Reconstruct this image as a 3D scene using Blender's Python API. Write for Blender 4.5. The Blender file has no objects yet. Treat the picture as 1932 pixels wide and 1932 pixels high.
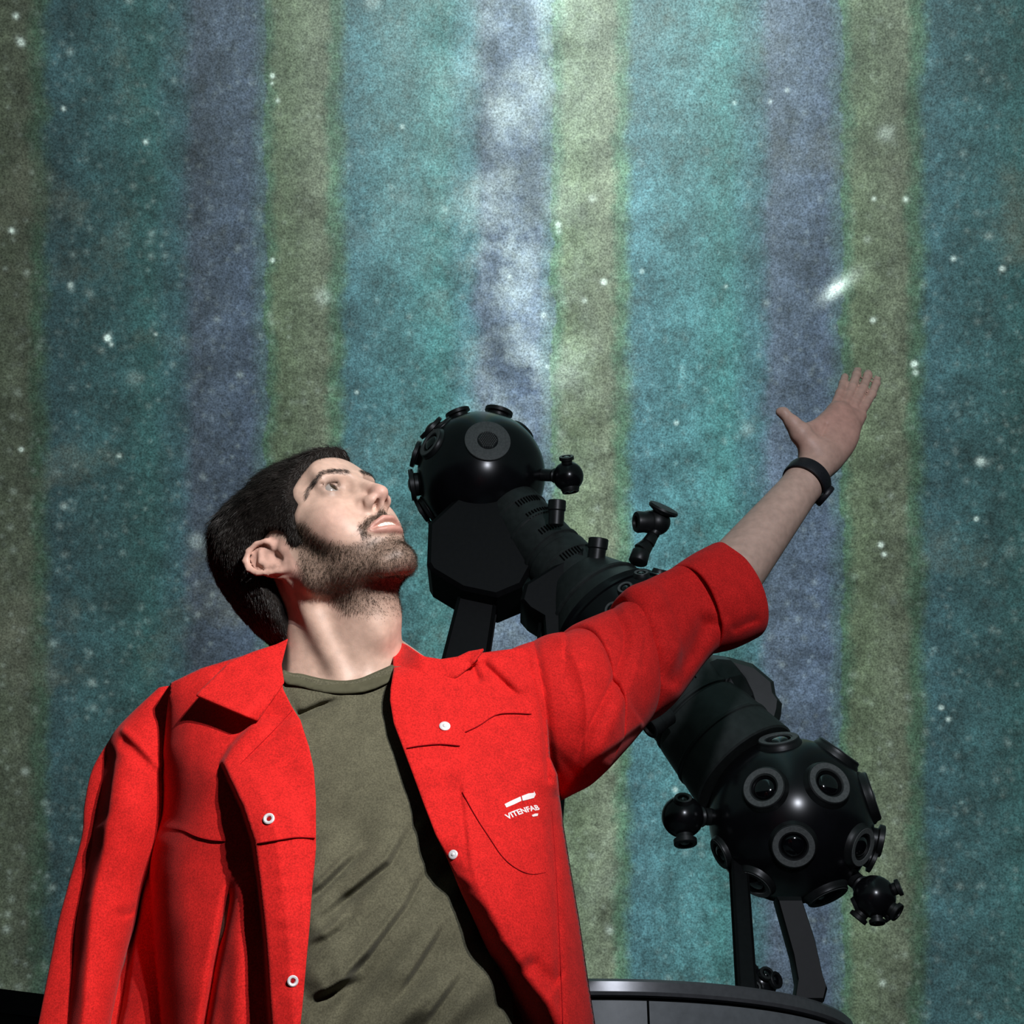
import bpy, bmesh, math, random
import numpy as np
from mathutils import Vector, Matrix
from mathutils.geometry import delaunay_2d_cdt
random.seed(7); np.random.seed(7)
PI = math.pi
sc = bpy.context.scene
col = sc.collection
# ------------------------------------------------------------------ camera
FPX = 2973.0
TH = math.radians(28.0)
CAM = np.array([0.0, 0.0, 0.76])
cd = bpy.data.cameras.new('camera')
cd.sensor_fit = 'HORIZONTAL'; cd.sensor_width = 36.0
cd.lens = 36.0 * FPX / 1932.0
cd.clip_start = 0.05; cd.clip_end = 60
cam = bpy.data.objects.new('camera', cd); col.objects.link(cam)
cam.location = CAM; cam.rotation_euler = (PI/2 + TH, 0, 0)
sc.camera = cam
# ------------------------------------------------------------------ view, world, lamps
vs = sc.view_settings
vs.view_transform = 'Standard'; vs.look = 'None'; vs.gamma = 1.0; vs.use_curve_mapping = False
vs.exposure = 0.0
sc.display_settings.display_device = 'sRGB'
w = bpy.data.worlds.new('hall_dark'); sc.world = w; w.use_nodes = True
w.node_tree.nodes['Background'].inputs[0].default_value = (0.01, 0.012, 0.014, 1)
w.node_tree.nodes['Background'].inputs[1].default_value = 0.2
ld = bpy.data.lights.new('presenter_spotlight', 'SPOT')
ld.energy = 218.0; ld.color = (1.0, 0.95, 0.89); ld.shadow_soft_size = 0.011
ld.spot_size = math.radians(41); ld.spot_blend = 1.0
lo = bpy.data.objects.new('presenter_spotlight', ld); col.objects.link(lo)
LP = Vector((0.80, 0.02, 2.17)); lo.location = LP
lo.rotation_euler = (Vector((-0.56, 1.75, 1.38)) - LP).to_track_quat('-Z', 'Y').to_euler()

pd = bpy.data.lights.new('fill_light', 'POINT'); pd.energy = 100.0; pd.color = (.86, .9, 1.0); pd.shadow_soft_size = .02  # added wide fill beside the spotlight, brightens projector and raised arm
po = bpy.data.objects.new('fill_light', pd); col.objects.link(po); po.location = LP+Vector((-.12, -.02, -.03))

# ------------------------------------------------------------------ helpers
F_ = np.array([0, math.cos(TH), math.sin(TH)]); U_ = np.array([0, -math.sin(TH), math.cos(TH)]); X_ = np.array([1.0, 0, 0])
def ray(px, py):
    px = np.asarray(px, float); py = np.asarray(py, float)
    return F_ + ((px-966)/FPX)[..., None]*X_ - ((py-966)/FPX)[..., None]*U_
def PY(px, py, Y):
    """world point seen along (px,py) in the plane y=Y"""
    d = ray(px, py); t = np.asarray(Y, float)/d[..., 1]
    return CAM + d*t[..., None]
def M(npx, px, py, Y):
    """npx pixels at that place in metres"""
    return npx*float(Y/ray(px, py)[1])/FPX
def V(a): return Vector([float(x) for x in a])

def link(o, parent=None):
    col.objects.link(o)
    if parent is not None: o.parent = parent
    return o
def mesh_np(name, verts, faces, mat=None, parent=None, smooth=True, quads=False):
    me = bpy.data.meshes.new(name)
    verts = np.asarray(verts, np.float32)
    if isinstance(faces, np.ndarray):
        n, k = faces.shape
        me.vertices.add(len(verts)); me.vertices.foreach_set('co', verts.ravel())
        me.loops.add(n*k); me.loops.foreach_set('vertex_index', faces.astype(np.int32).ravel())
        me.polygons.add(n); me.polygons.foreach_set('loop_start', np.arange(0, n*k, k, dtype=np.int32))
        me.polygons.foreach_set('loop_total', np.full(n, k, np.int32))
        me.update(calc_edges=True); me.validate()
    else:
        me.from_pydata([tuple(map(float, v)) for v in verts], [], faces)
    if smooth: me.polygons.foreach_set('use_smooth', [True]*len(me.polygons))
    me.update()
    o = bpy.data.objects.new(name, me)
    if mat: me.materials.append(mat)
    return link(o, parent)
def bm_obj(name, bm, mat, parent=None, smooth=None):
    me = bpy.data.meshes.new(name)
    bmesh.ops.recalc_face_normals(bm, faces=bm.faces)
    bm.to_mesh(me); bm.free()
    me.materials.append(mat)
    if smooth is not None:
        for p in me.polygons: p.use_smooth = True
        me.set_sharp_from_angle(angle=math.radians(smooth))
    return link(bpy.data.objects.new(name, me), parent)
def empty(name, loc=(0, 0, 0)):
    o = bpy.data.objects.new(name, None); o.location = V(loc); o.empty_display_size = 0.1
    return link(o)
def tag(o, label=None, cat=None, group=None, kind=None):
    if label: o['label'] = label
    if cat: o['category'] = cat
    if group: o['group'] = group
    if kind: o['kind'] = kind
    return o
def settle(root, depth=True):
    """keep the parts where they were modelled (world space) although the root has a location"""
    inv = Matrix.Translation(root.location).inverted()
    for c in root.children: c.matrix_parent_inverse = inv

# materials
def mat_new(name):
    m = bpy.data.materials.new(name); m.use_nodes = True
    nt = m.node_tree; return m, nt, nt.nodes['Principled BSDF']
def N(nt, t, **kw):
    n = nt.nodes.new(t)
    for k, v in kw.items():
        if k.startswith('i_'): n.inputs[int(k[2:])].default_value = v
        else: setattr(n, k, v)
    return n
def noise_col(nt, bs, c, amt=0.15, scale=40, detail=4, coord='Object'):
    tc = N(nt, 'ShaderNodeTexCoord'); no = N(nt, 'ShaderNodeTexNoise'); no.inputs['Scale'].default_value = scale; no.inputs['Detail'].default_value = detail
    nt.links.new(tc.outputs[coord], no.inputs['Vector'])
    cr = N(nt, 'ShaderNodeValToRGB'); cr.color_ramp.elements[0].position = .3; cr.color_ramp.elements[1].position = .7
    cr.color_ramp.elements[0].color = tuple(x*(1-amt) for x in c)+(1,); cr.color_ramp.elements[1].color = tuple(min(1, x*(1+amt)) for x in c)+(1,)
    nt.links.new(no.outputs['Fac'], cr.inputs[0]); nt.links.new(cr.outputs[0], bs.inputs['Base Color'])
    return tc, no, cr
def add_bump(nt, bs, scale, strength, dist=0.001, detail=2, kind='noise'):
    tc = N(nt, 'ShaderNodeTexCoord')
    no = N(nt, 'ShaderNodeTexNoise'); no.inputs['Scale'].default_value = scale; no.inputs['Detail'].default_value = detail
    nt.links.new(tc.outputs['Object'], no.inputs['Vector'])
    b = N(nt, 'ShaderNodeBump'); b.inputs['Strength'].default_value = strength; b.inputs['Distance'].default_value = dist
    nt.links.new(no.outputs['Fac'], b.inputs['Height']); nt.links.new(b.outputs[0], bs.inputs['Normal'])
def plain(name, c, rough=.5, metal=0, spec=.5, amt=.12, scale=30, bump=None, sheen=0, coat=0, weave=0):
    m, nt, bs = mat_new(name)
    tc, no, cr = noise_col(nt, bs, c, amt, scale)
    if weave:
        n2_ = N(nt, 'ShaderNodeTexNoise'); n2_.inputs['Scale'].default_value = 520; n2_.inputs['Detail'].default_value = 2; nt.links.new(tc.outputs['Object'], n2_.inputs['Vector'])
        mr = N(nt, 'ShaderNodeMapRange'); mr.inputs['From Min'].default_value = .3; mr.inputs['From Max'].default_value = .7; mr.inputs['To Min'].default_value = 1-weave; mr.inputs['To Max'].default_value = 1+weave
        nt.links.new(n2_.outputs['Fac'], mr.inputs['Value']); sc_ = N(nt, 'ShaderNodeVectorMath', operation='SCALE')
        nt.links.new(cr.outputs[0], sc_.inputs[0]); nt.links.new(mr.outputs[0], sc_.inputs['Scale']); nt.links.new(sc_.outputs[0], bs.inputs['Base Color'])
    bs.inputs['Roughness'].default_value = rough; bs.inputs['Metallic'].default_value = metal
    bs.inputs['Specular IOR Level'].default_value = spec
    if coat: bs.inputs['Coat Weight'].default_value = coat; bs.inputs['Coat Roughness'].default_value = .12
    if sheen: bs.inputs['Sheen Weight'].default_value = sheen; bs.inputs['Sheen Roughness'].default_value = .5
    if bump: add_bump(nt, bs, *bump)
    return m
MT = {}
MT['black_paint'] = plain('satin_black_paint', (.014, .015, .0155), .42, spec=.9, amt=.3, scale=60, bump=(400, .15, .0004))
MT['cage_glow_paint'] = plain('black_paint_dome_glow', (.036, .042, .040), .5, spec=.8, amt=.25, scale=60, bump=(400, .15, .0004))  # black tube paint, lightened green-grey to imitate the dome's glow on it
MT['black_gloss'] = plain('gloss_black_paint', (.008, .008, .010), .24, spec=.75, amt=.3, scale=20)
MT['matt_face'] = plain('matt_dark_grey_face', (.17, .18, .175), .62, spec=.4, amt=.2, scale=200)
MT['frame_black'] = plain('powder_coated_black', (.006, .006, .007), .55, spec=.4, amt=.3, scale=90)
MT['glass'] = plain('lens_glass', (.004, .004, .006), .04, spec=.9, amt=.1, coat=1)
MT['slot'] = plain('dark_slot', (.002, .002, .002), .8, spec=.1)
MT['plinth'] = plain('grey_plinth_laminate', (.24, .25, .26), .42, spec=.5, amt=.12, scale=50, bump=(300, .1, .0004))
MT['plinth_rim'] = plain('brushed_rim', (.2, .2, .21), .28, metal=.3, spec=.6, amt=.1, scale=80)
MT['wall'] = plain('black_wall_felt', (.006, .006, .007), .9, spec=.1)
MT['carpet'] = plain('dark_carpet', (.012, .012, .015), .95, spec=.1, amt=.3, scale=200)
MT['red'] = plain('red_cotton_twill', (.60, .016, .014), .82, spec=.10, amt=.10, scale=55, bump=(900, .35, .0006, 3), sheen=.05, weave=.28)
MT['red_seam'] = plain('red_stitching', (.30, .005, .008), .85, spec=.1, amt=.1, scale=200)
MT['tee'] = plain('olive_jersey', (.105, .100, .066), .9, spec=.08, amt=.10, scale=70, bump=(1100, .3, .0005, 2), sheen=.05, weave=.28)
MT['rib'] = plain('olive_rib_knit', (.088, .085, .054), .9, spec=.08, amt=.12, scale=90, bump=(1200, .4, .0005, 2))
MT['snap'] = plain('nickel_snap', (.86, .84, .86), .35, metal=.25, spec=.6, amt=.05)
MT['print'] = plain('white_print', (.90, .80, .80), .7, spec=.2, amt=.05, scale=300)
MT['hair'] = plain('dark_brown_hair', (.028, .024, .021), .42, spec=.6, amt=.4, scale=300)
MT['hair_base'] = plain('hair_undercoat', (.012, .010, .009), .95, spec=.05, amt=.4, scale=300)
MT['beard'] = plain('brown_beard', (.045, .030, .018), .5, spec=.4, amt=.4, scale=300)
MT['teeth'] = plain('teeth', (.78, .70, .62), .3, spec=.5, amt=.03)
MT['trouser'] = plain('dark_denim', (.02, .024, .035), .9, spec=.1)
MT['shoe'] = plain('black_leather', (.012, .012, .012), .4)
MT['band'] = plain('black_silicone_band', (.009, .009, .012), .45, spec=.4, amt=.3, scale=500, bump=(700, .4, .0006, 2))
def skin_mat():
    m, nt, bs = mat_new('skin')
    at = N(nt, 'ShaderNodeAttribute', attribute_name='Col')
    tc = N(nt, 'ShaderNodeTexCoord'); no = N(nt, 'ShaderNodeTexNoise'); no.inputs['Scale'].default_value = 90; no.inputs['Detail'].default_value = 6
    nt.links.new(tc.outputs['Object'], no.inputs['Vector'])
    mr = N(nt, 'ShaderNodeMapRange'); mr.inputs['To Min'].default_value = .86; mr.inputs['To Max'].default_value = 1.1
    mr.inputs['From Min'].default_value = .3; mr.inputs['From Max'].default_value = .7
    nt.links.new(no.outputs['Fac'], mr.inputs['Value'])
    mx = N(nt, 'ShaderNodeVectorMath', operation='SCALE'); nt.links.new(at.outputs['Color'], mx.inputs[0]); nt.links.new(mr.outputs[0], mx.inputs['Scale'])
    nt.links.new(mx.outputs[0], bs.inputs['Base Color'])
    bs.inputs['Roughness'].default_value = .5; bs.inputs['Specular IOR Level'].default_value = .38
    bs.inputs['Subsurface Weight'].default_value = .12; bs.inputs['Subsurface Radius'].default_value = (.012, .005, .003); bs.inputs['Subsurface Scale'].default_value = .35
    add_bump(nt, bs, 700, .25, .0005, 3)
    return m
MT['skin'] = skin_mat()
def attr_mat(name, rough, coat=0):
    m, nt, bs = mat_new(name); at = N(nt, 'ShaderNodeAttribute', attribute_name='Col')
    no = N(nt, 'ShaderNodeTexNoise'); no.inputs['Scale'].default_value = 200
    mx = N(nt, 'ShaderNodeMix', data_type='RGBA', blend_type='OVERLAY'); mx.inputs[0].default_value = .15
    nt.links.new(at.outputs['Color'], mx.inputs[6]); nt.links.new(no.outputs['Color'], mx.inputs[7]); nt.links.new(mx.outputs[2], bs.inputs['Base Color'])
    bs.inputs['Roughness'].default_value = rough; bs.inputs['Coat Weight'].default_value = coat; return m
MT['eye'] = attr_mat('eyeball', .15, .8)

# ------------------------------------------------------------------ dome screen, wall, floor
DC = np.array([0.16, 3.57, 2.45]); DR = 6.5
def dome_material():
    m = bpy.data.materials.new('projected_star_field'); m.use_nodes = True
    nt = m.node_tree; nt.nodes.clear(); L = nt.links.new
    out = N(nt, 'ShaderNodeOutputMaterial'); em = N(nt, 'ShaderNodeEmission')
    def math_(op, a, b=None, c=None):
        n = N(nt, 'ShaderNodeMath', operation=op)
        for i, x in enumerate((a, b, c)):
            if x is None: continue
            if isinstance(x, (int, float)): n.inputs[i].default_value = x
            else: L(x, n.inputs[i])
        return n.outputs[0]
    tc = N(nt, 'ShaderNodeTexCoord'); mp = N(nt, 'ShaderNodeMapping', vector_type='POINT')
    # the projected picture has its own pole: shift to the seat it is mastered for, tilt by 28 degrees
    sub = N(nt, 'ShaderNodeVectorMath', operation='SUBTRACT'); L(tc.outputs['Object'], sub.inputs[0])
    sub.inputs[1].default_value = tuple(CAM - DC)
    vr = N(nt, 'ShaderNodeVectorRotate', rotation_type='X_AXIS'); vr.inputs['Angle'].default_value = -TH
    L(sub.outputs[0], vr.inputs['Vector'])
    nrm = N(nt, 'ShaderNodeVectorMath', operation='NORMALIZE'); L(vr.outputs[0], nrm.inputs[0])
    sx = N(nt, 'ShaderNodeSeparateXYZ'); L(nrm.outputs[0], sx.inputs[0])
    az = math_('ARCTAN2', sx.outputs[0], sx.outputs[1])
    hyp = math_('SQRT', math_('ADD', math_('MULTIPLY', sx.outputs[0], sx.outputs[0]), math_('MULTIPLY', sx.outputs[1], sx.outputs[1])))
    el = math_('ARCTAN2', sx.outputs[2], hyp)
    u = math_('MULTIPLY', az, FPX); v = math_('MULTIPLY', el, -FPX)     # u,v: arc lengths on the screen
    def noise(scale, detail=4, rough=.55, off=(0, 0, 0), stretch=(1, 1, 1)):
        mpn = N(nt, 'ShaderNodeMapping'); mpn.inputs['Location'].default_value = off; mpn.inputs['Scale'].default_value = stretch
        L(nrm.outputs[0], mpn.inputs['Vector'])
        n = N(nt, 'ShaderNodeTexNoise'); n.inputs['Scale'].default_value = scale; n.inputs['Detail'].default_value = detail; n.inputs['Roughness'].default_value = rough
        L(mpn.outputs[0], n.inputs['Vector']); return n.outputs['Fac']
    # colour bands of the projector, one turn of colours every 538 units
    wob = math_('MULTIPLY', math_('SUBTRACT', noise(40, 6, .7), .5), 60)
    fr = math_('FRACT', math_('DIVIDE', math_('ADD', math_('SUBTRACT', u, 508-966), wob), 538))
    cr = N(nt, 'ShaderNodeValToRGB'); cr.color_ramp.interpolation = 'EASE'
    olive = (.180, .255, .155); olive2 = (.200, .255, .175); green = (.110, .235, .150)
    teal = (.070, .240, .245); teal2 = (.082, .225, .262); blue = (.118, .178, .270); blue2 = (.120, .175, .250)
    stops = [(0.0, green), (.045, olive), (.19, olive2), (.235, green), (.29, teal2), (.45, (.080, .235, .258)), (.60, teal), (.69, teal2), (.76, blue2), (.93, blue), (.985, (.115, .21, .24)), (1.0, green)]
    e = cr.color_ramp.elements
    e[0].position, e[0].color = stops[0][0], stops[0][1]+(1,)
    e[1].position, e[1].color = stops[-1][0], stops[-1][1]+(1,)
    for p, c in stops[1:-1]:
        k = e.new(p); k.color = c+(1,)
    L(fr, cr.inputs[0])
    # brightness: the bright river of the galaxy runs up the middle and the picture fades away from it
    cx = math_('ADD', math_('MULTIPLY', v, .03), 150)
    du = math_('SUBTRACT', u, cx)
    g1 = math_('EXPONENT', math_('MULTIPLY', math_('MULTIPLY', du, du), -1/(2*420.0**2)))
    dv = math_('ADD', v, 966); dv2 = math_('MAXIMUM', dv, 0)
    fall = math_('EXPONENT', math_('MULTIPLY', dv2, -1/2600.0))
    br = math_('ADD', math_('MULTIPLY', math_('MULTIPLY', g1, fall), 1.06), .155)
    # cloud structure
    c1 = noise(13, 7, .62, (3.1, .4, 1.7)); c2 = noise(48, 6, .65, (1.2, 5, 2)); c3 = noise(260, 3, .6)
    k1 = math_('ADD', math_('MULTIPLY', math_('SUBTRACT', c1, .5), 1.5), 1)
    k2 = math_('ADD', math_('MULTIPLY', math_('SUBTRACT', c2, .5), 2.2), 1)
    k3 = math_('ADD', math_('MULTIPLY', math_('SUBTRACT', c3, .5), 1.5), 1)
    amp = math_('MULTIPLY', math_('MULTIPLY', k1, k2), k3)
    br = math_('MULTIPLY', br, math_('MAXIMUM', amp, .15))
    base = N(nt, 'ShaderNodeVectorMath', operation='SCALE'); L(cr.outputs[0], base.inputs[0])
    # pale galactic clouds
    wob2 = math_('MULTIPLY', math_('SUBTRACT', noise(9, 5, .6, (7, 2, 1)), .5), 420)
    d2 = math_('ADD', math_('SUBTRACT', u, 5), wob2)
    g2 = math_('EXPONENT', math_('MULTIPLY', math_('MULTIPLY', d2, d2), -1/(2*85.0**2)))
    vv = math_('EXPONENT', math_('MULTIPLY', math_('MAXIMUM', math_('ADD', v, 300), 0), -1/420.0))
    patch = N(nt, 'ShaderNodeMapRange'); patch.inputs['From Min'].default_value = .42; patch.inputs['From Max'].default_value = .72; L(noise(30, 7, .68, (2, 9, 4)), patch.inputs['Value'])
    cl = math_('MULTIPLY', math_('MULTIPLY', math_('MULTIPLY', g2, vv), patch.outputs[0]), .62)
    # stars
    def stars(scale, rad, thr, bright, ring=False):
        vo = N(nt, 'ShaderNodeTexVoronoi', feature='F1'); vo.inputs['Scale'].default_value = scale; L(nrm.outputs[0], vo.inputs['Vector'])
        d = vo.outputs['Distance']
        sep = N(nt, 'ShaderNodeSeparateColor'); L(vo.outputs['Color'], sep.inputs[0])
        on = math_('GREATER_THAN', sep.outputs[0], thr)
        mag = math_('POWER', sep.outputs[1], 2.0)
        s = math_('EXPONENT', math_('MULTIPLY', math_('MULTIPLY', d, d), -1/(2*rad*rad)))
        if ring:
            s2 = math_('EXPONENT', math_('MULTIPLY', math_('MULTIPLY', d, d), -1/(2*(rad*.5)**2)))
            s = math_('SUBTRACT', s, math_('MULTIPLY', s2, .75))
        return math_('MULTIPLY', math_('MULTIPLY', s, on), math_('MULTIPLY', math_('ADD', mag, .12), bright))
    st = math_('ADD', stars(55, .085, .6, .26), math_('ADD', stars(110, .16, .35, .13), stars(190, .2, .3, .10)))
    st = math_('ADD', st, stars(26, .075, .80, 1.1, True))
    tot = math_('ADD', cl, math_('MULTIPLY', st, 1.0))
    # the brightest stars, each at its own place
    SL = [(203,638,8,1.6),(210,650,6,.5),(514,143,6,1.1),(514,491,6,1.0),(759,239,6,.8),(1053,424,8,1.5),(1054,437,8,.7),(1139,532,8,1.6),(1103,567,7,.8),(1026,595,7,1.0),(1033,692,6,.9),
          (1211,512,6,.8),(1457,532,0,0),(1647,604,7,1.0),(1725,687,8,1.5),(1727,703,7,.8),(1662,1028,7,1.2),(1668,1046,7,.7),(1842,979,6,.8),(1850,871,11,.7),(1891,507,7,1.0),(1799,488,7,.7),
          (1276,798,6,1.0),(1485,170,6,.8),(1453,192,6,.6),(1709,376,7,.7),(1649,375,6,.6),(1386,194,6,.6),(1776,1335,6,.9),(1789,1357,6,.6),(40,80,9,.8),(30,30,8,.6),(40,848,6,.8),(133,538,7,.5),
          (22,435,8,.6),(513,157,5,.5),(524,190,6,.6),(275,268,7,.6),(120,205,6,.6),(1117,375,11,.5),(961,521,6,.6),(1150,1755,11,.35),(1665,1855,9,.35),(673,740,6,.5),(1370,540,5,.5),(225,860,6,.5),(294,630,5,.5),(1274,1490,7,.7),(1278,1503,7,.4)]
    def spot(x, y, rr, b, q=1.0, ang=0.0, ringk=.7):
        ux = (math.atan((x-966)/FPX))*FPX; hx = math.hypot(1, (x-966)/FPX); vy = math.atan2((y-966)/FPX, hx)*FPX
        a = math_('SUBTRACT', u, ux); bb = math_('SUBTRACT', v, vy)
        if q != 1.0:
            ca, sa = math.cos(ang), math.sin(ang)
            a2 = math_('ADD', math_('MULTIPLY', a, ca), math_('MULTIPLY', bb, sa)); b2 = math_('SUBTRACT', math_('MULTIPLY', bb, ca), math_('MULTIPLY', a, sa))
            a, bb = a2, math_('MULTIPLY', b2, q)
        dd = math_('ADD', math_('MULTIPLY', a, a), math_('MULTIPLY', bb, bb))
        s = math_('EXPONENT', math_('MULTIPLY', dd, -1/(2*(rr*.45)**2)))
        if ringk: s = math_('SUBTRACT', s, math_('MULTIPLY', math_('EXPONENT', math_('MULTIPLY', dd, -1/(2*(rr*.2)**2))), ringk))
        return math_('MULTIPLY', s, b)
    for (x, y, rr, b) in SL:
        if b: tot = math_('ADD', tot, spot(x, y, rr, b, ringk=.6 if b > .7 else 0))
    tot = math_('ADD', tot, spot(1582, 541, 62, .55, 3.0, math.radians(-37), 0))
    tot = math_('ADD', tot, spot(1577, 545, 30, 1.1, 2.2, math.radians(-37), 0))
    cl2 = None
    for (x, y, rr, b, q, an) in [(955, 470, 120, .42, 1.6, 75), (985, 240, 90, .30, 1.8, 70), (965, 100, 70, .22, 1.3, 60), (1060, 40, 150, .22, 1, 0), (790, 90, 130, .16, 1, 0), (700, 380, 150, .10, 1, 0), (1010, 690, 100, .20, 1.5, 70), (1130, 1640, 120, .10, 1, 0), (1020, 130, 60, .18, 2, 80)]:
        s_ = spot(x, y, rr, b, q, math.radians(an), 0); cl2 = s_ if cl2 is None else math_('ADD', cl2, s_)
    tot = math_('ADD', tot, math_('MULTIPLY', cl2, patch.outputs[0]))
    tot = math_('ADD', tot, spot(1100, -60, 760, .26, 1, 0, 0))
    lane = None
    for (x, y, rr, b, q, an) in [(925, 110, 80, .55, 1.8, 60), (1000, 330, 90, .5, 2.2, 80), (905, 250, 90, .35, 1.5, 80), (850, 60, 60, .4, 1, 0), (1010, 400, 50, .4, 1, 0), (930, 640, 90, .3, 1.5, 80)]:
        s_ = spot(x, y, rr, b, q, math.radians(an), 0); lane = s_ if lane is None else math_('ADD', lane, s_)
    tot = math_('MULTIPLY', tot, math_('SUBTRACT', 1.0, math_('MINIMUM', lane, .8)))
    cs = N(nt, 'ShaderNodeVectorMath', operation='SCALE'); cs.inputs[0].default_value = (.62, .78, .72); L(tot, cs.inputs['Scale'])
    # warm dust
    wd = N(nt, 'ShaderNodeMapRange'); wd.inputs['From Min'].default_value = .58; wd.inputs['From Max'].default_value = .74; L(noise(11, 5, .6, (9, 1, 6)), wd.inputs['Value'])
    L(math_('MULTIPLY', br, math_('SUBTRACT', 1.0, math_('MULTIPLY', math_('MINIMUM', lane, .8), .8))), base.inputs['Scale'])
    mixd = N(nt, 'ShaderNodeMix', data_type='RGBA'); L(math_('MULTIPLY', wd.outputs[0], .55), mixd.inputs[0]); L(base.outputs[0], mixd.inputs[6]); mixd.inputs[7].default_value = (.105, .115, .085, 1)
    ad = N(nt, 'ShaderNodeVectorMath', operation='ADD'); L(mixd.outputs[2], ad.inputs[0]); L(cs.outputs[0], ad.inputs[1])
    veil = N(nt, 'ShaderNodeVectorMath', operation='ADD'); L(ad.outputs[0], veil.inputs[0]); veil.inputs[1].default_value = (.014, .0165, .014); ad = veil
    # unresolved faint stars give the screen its sparkle
    gr = noise(900, 1, .5, (1, 1, 1)); gk = math_('ADD', math_('MULTIPLY', math_('SUBTRACT', gr, .5), 1.7), 1)
    fin = N(nt, 'ShaderNodeVectorMath', operation='SCALE'); L(ad.outputs[0], fin.inputs[0]); L(gk, fin.inputs['Scale'])
    L(fin.outputs[0], em.inputs['Color']); em.inputs['Strength'].default_value = 1.0
    L(em.outputs[0], out.inputs[0]); m.cycles.emission_sampling = 'NONE'; return m
def build_room():
    bm = bmesh.new(); bmesh.ops.create_uvsphere(bm, u_segments=96, v_segments=64, radius=DR)
    tilt = Matrix.Rotation(math.radians(2.0), 3, 'Y')
    n = tilt @ Vector((0, 0, 1))
    bmesh.ops.bisect_plane(bm, geom=bm.verts[:]+bm.edges[:]+bm.faces[:], plane_co=(0, 0, 0), plane_no=n, clear_inner=True)
    d = bm_obj('ceiling', bm, dome_material(), None, 60); d.location = V(DC)
    tag(d, 'domed planetarium screen showing stars and colour banded milky way', None, None, 'structure')
    # rim trim
    bm = bmesh.new(); ring(bm, V(DC), n, DR-.02, DR+.12, -.10, .03, 96)
    tag(bm_obj('trim_1', bm, MT['wall'], None, 40), 'black rim below the dome screen', None, None, 'structure')
    bm = bmesh.new()
    seg = 96; vs_ = []
    for i in range(seg):
        a = 2*PI*i/seg; x, y = DR*math.cos(a), DR*math.sin(a)
        zt = -(n.x*x+n.y*y)/n.z - .05
        vs_.append((bm.verts.new((DC[0]+x, DC[1]+y, 0)), bm.verts.new((DC[0]+x, DC[1]+y, DC[2]+zt))))
    for i in range(seg):
        a, b = vs_[i], vs_[(i+1) % seg]; bm.faces.new((a[0], b[0], b[1], a[1]))
    tag(bm_obj('wall_round', bm, MT['wall'], None, 60), 'black round wall under the dome', None, None, 'structure')
    bm = bmesh.new(); bmesh.ops.create_circle(bm, cap_ends=True, segments=96, radius=DR+.1); 
    r = bmesh.ops.extrude_face_region(bm, geom=bm.faces[:]); bmesh.ops.translate(bm, verts=[e for e in r['geom'] if isinstance(e, bmesh.types.BMVert)], vec=(0, 0, -.1))
    f = bm_obj('floor', bm, MT['carpet']); f.location = (DC[0], DC[1], 0); tag(f, 'dark carpeted floor', None, None, 'structure')

# ---- solids of revolution
def basis(n):
    n = V(n).normalized(); a = Vector((0, 0, 1)) if abs(n.z) < .9 else Vector((1, 0, 0))
    x = n.cross(a).normalized(); y = n.cross(x).normalized(); return x, y, n
def lathe(bm, c, n, prof, seg=40, cap0=True, cap1=True, sx=1.0, ref=None):
    c = V(c); x, y, n = basis(n)
    if ref is not None:
        x = (V(ref) - n*V(ref).dot(n)).normalized(); y = n.cross(x)
    rings = []
    for (r, h) in prof:
        if r < 1e-6: rings.append([bm.verts.new(c+n*h)])
        else: rings.append([bm.verts.new(c+n*h+x*(r*sx*math.cos(2*PI*i/seg))+y*(r*math.sin(2*PI*i/seg))) for i in range(seg)])
    for a, b in zip(rings[:-1], rings[1:]):
        for i in range(seg):
            j = (i+1) % seg
            if len(a) == 1 and len(b) == 1: continue
            if len(a) == 1: bm.faces.new((a[0], b[j], b[i]))
            elif len(b) == 1: bm.faces.new((a[i], a[j], b[0]))
            else: bm.faces.new((a[i], a[j], b[j], b[i]))
    if cap0 and len(rings[0]) > 1: bm.faces.new(list(reversed(rings[0])))
    if cap1 and len(rings[-1]) > 1: bm.faces.new(rings[-1])
def ring(bm, c, n, r0, r1, h0, h1, seg=48, arc=None):
    lathe(bm, c, n, [(r0, h0), (r1, h0), (r1, h1), (r0, h1), (r0, h0)], seg, False, False)
def tube(bm, a, b, ra, rb=None, seg=20, bev=.0):
    a, b = V(a), V(b); rb = ra if rb is None else rb; L = (b-a).length; n = (b-a)/L
    e = min(ra, rb)*.12
    lathe(bm, a, n, [(ra-e, 0), (ra, e), (rb, L-e), (rb-e, L)], seg)
def prism(bm, pts, Y0, Y1, bev=.006):
    """solid whose outline is a polygon seen in the photograph, standing between depths Y0 and Y1"""
    n = len(pts); c = PY(np.array([p[0] for p in pts]), np.array([p[1] for p in pts]), np.full(n, Y0))
    cen = c.mean(0); back = c + np.array([0, Y1-Y0, 0.0])
    inner = lambda q, m: cen*0 + q + (q.mean(0)-q)*m
    k = bev/np.linalg.norm(c-cen, axis=1).mean()
    L0 = inner(c, k); L1 = c+np.array([0, bev, 0]); L2 = back-np.array([0, bev, 0]); L3 = inner(back, k)
    rs = [[bm.verts.new(V(p)) for p in L] for L in (L0, L1, L2, L3)]
    for a, b in zip(rs[:-1], rs[1:]):
        for i in range(n): bm.faces.new((a[i], a[(i+1) % n], b[(i+1) % n], b[i]))
    bm.faces.new(list(reversed(rs[0]))); bm.faces.new(rs[-1])
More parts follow.
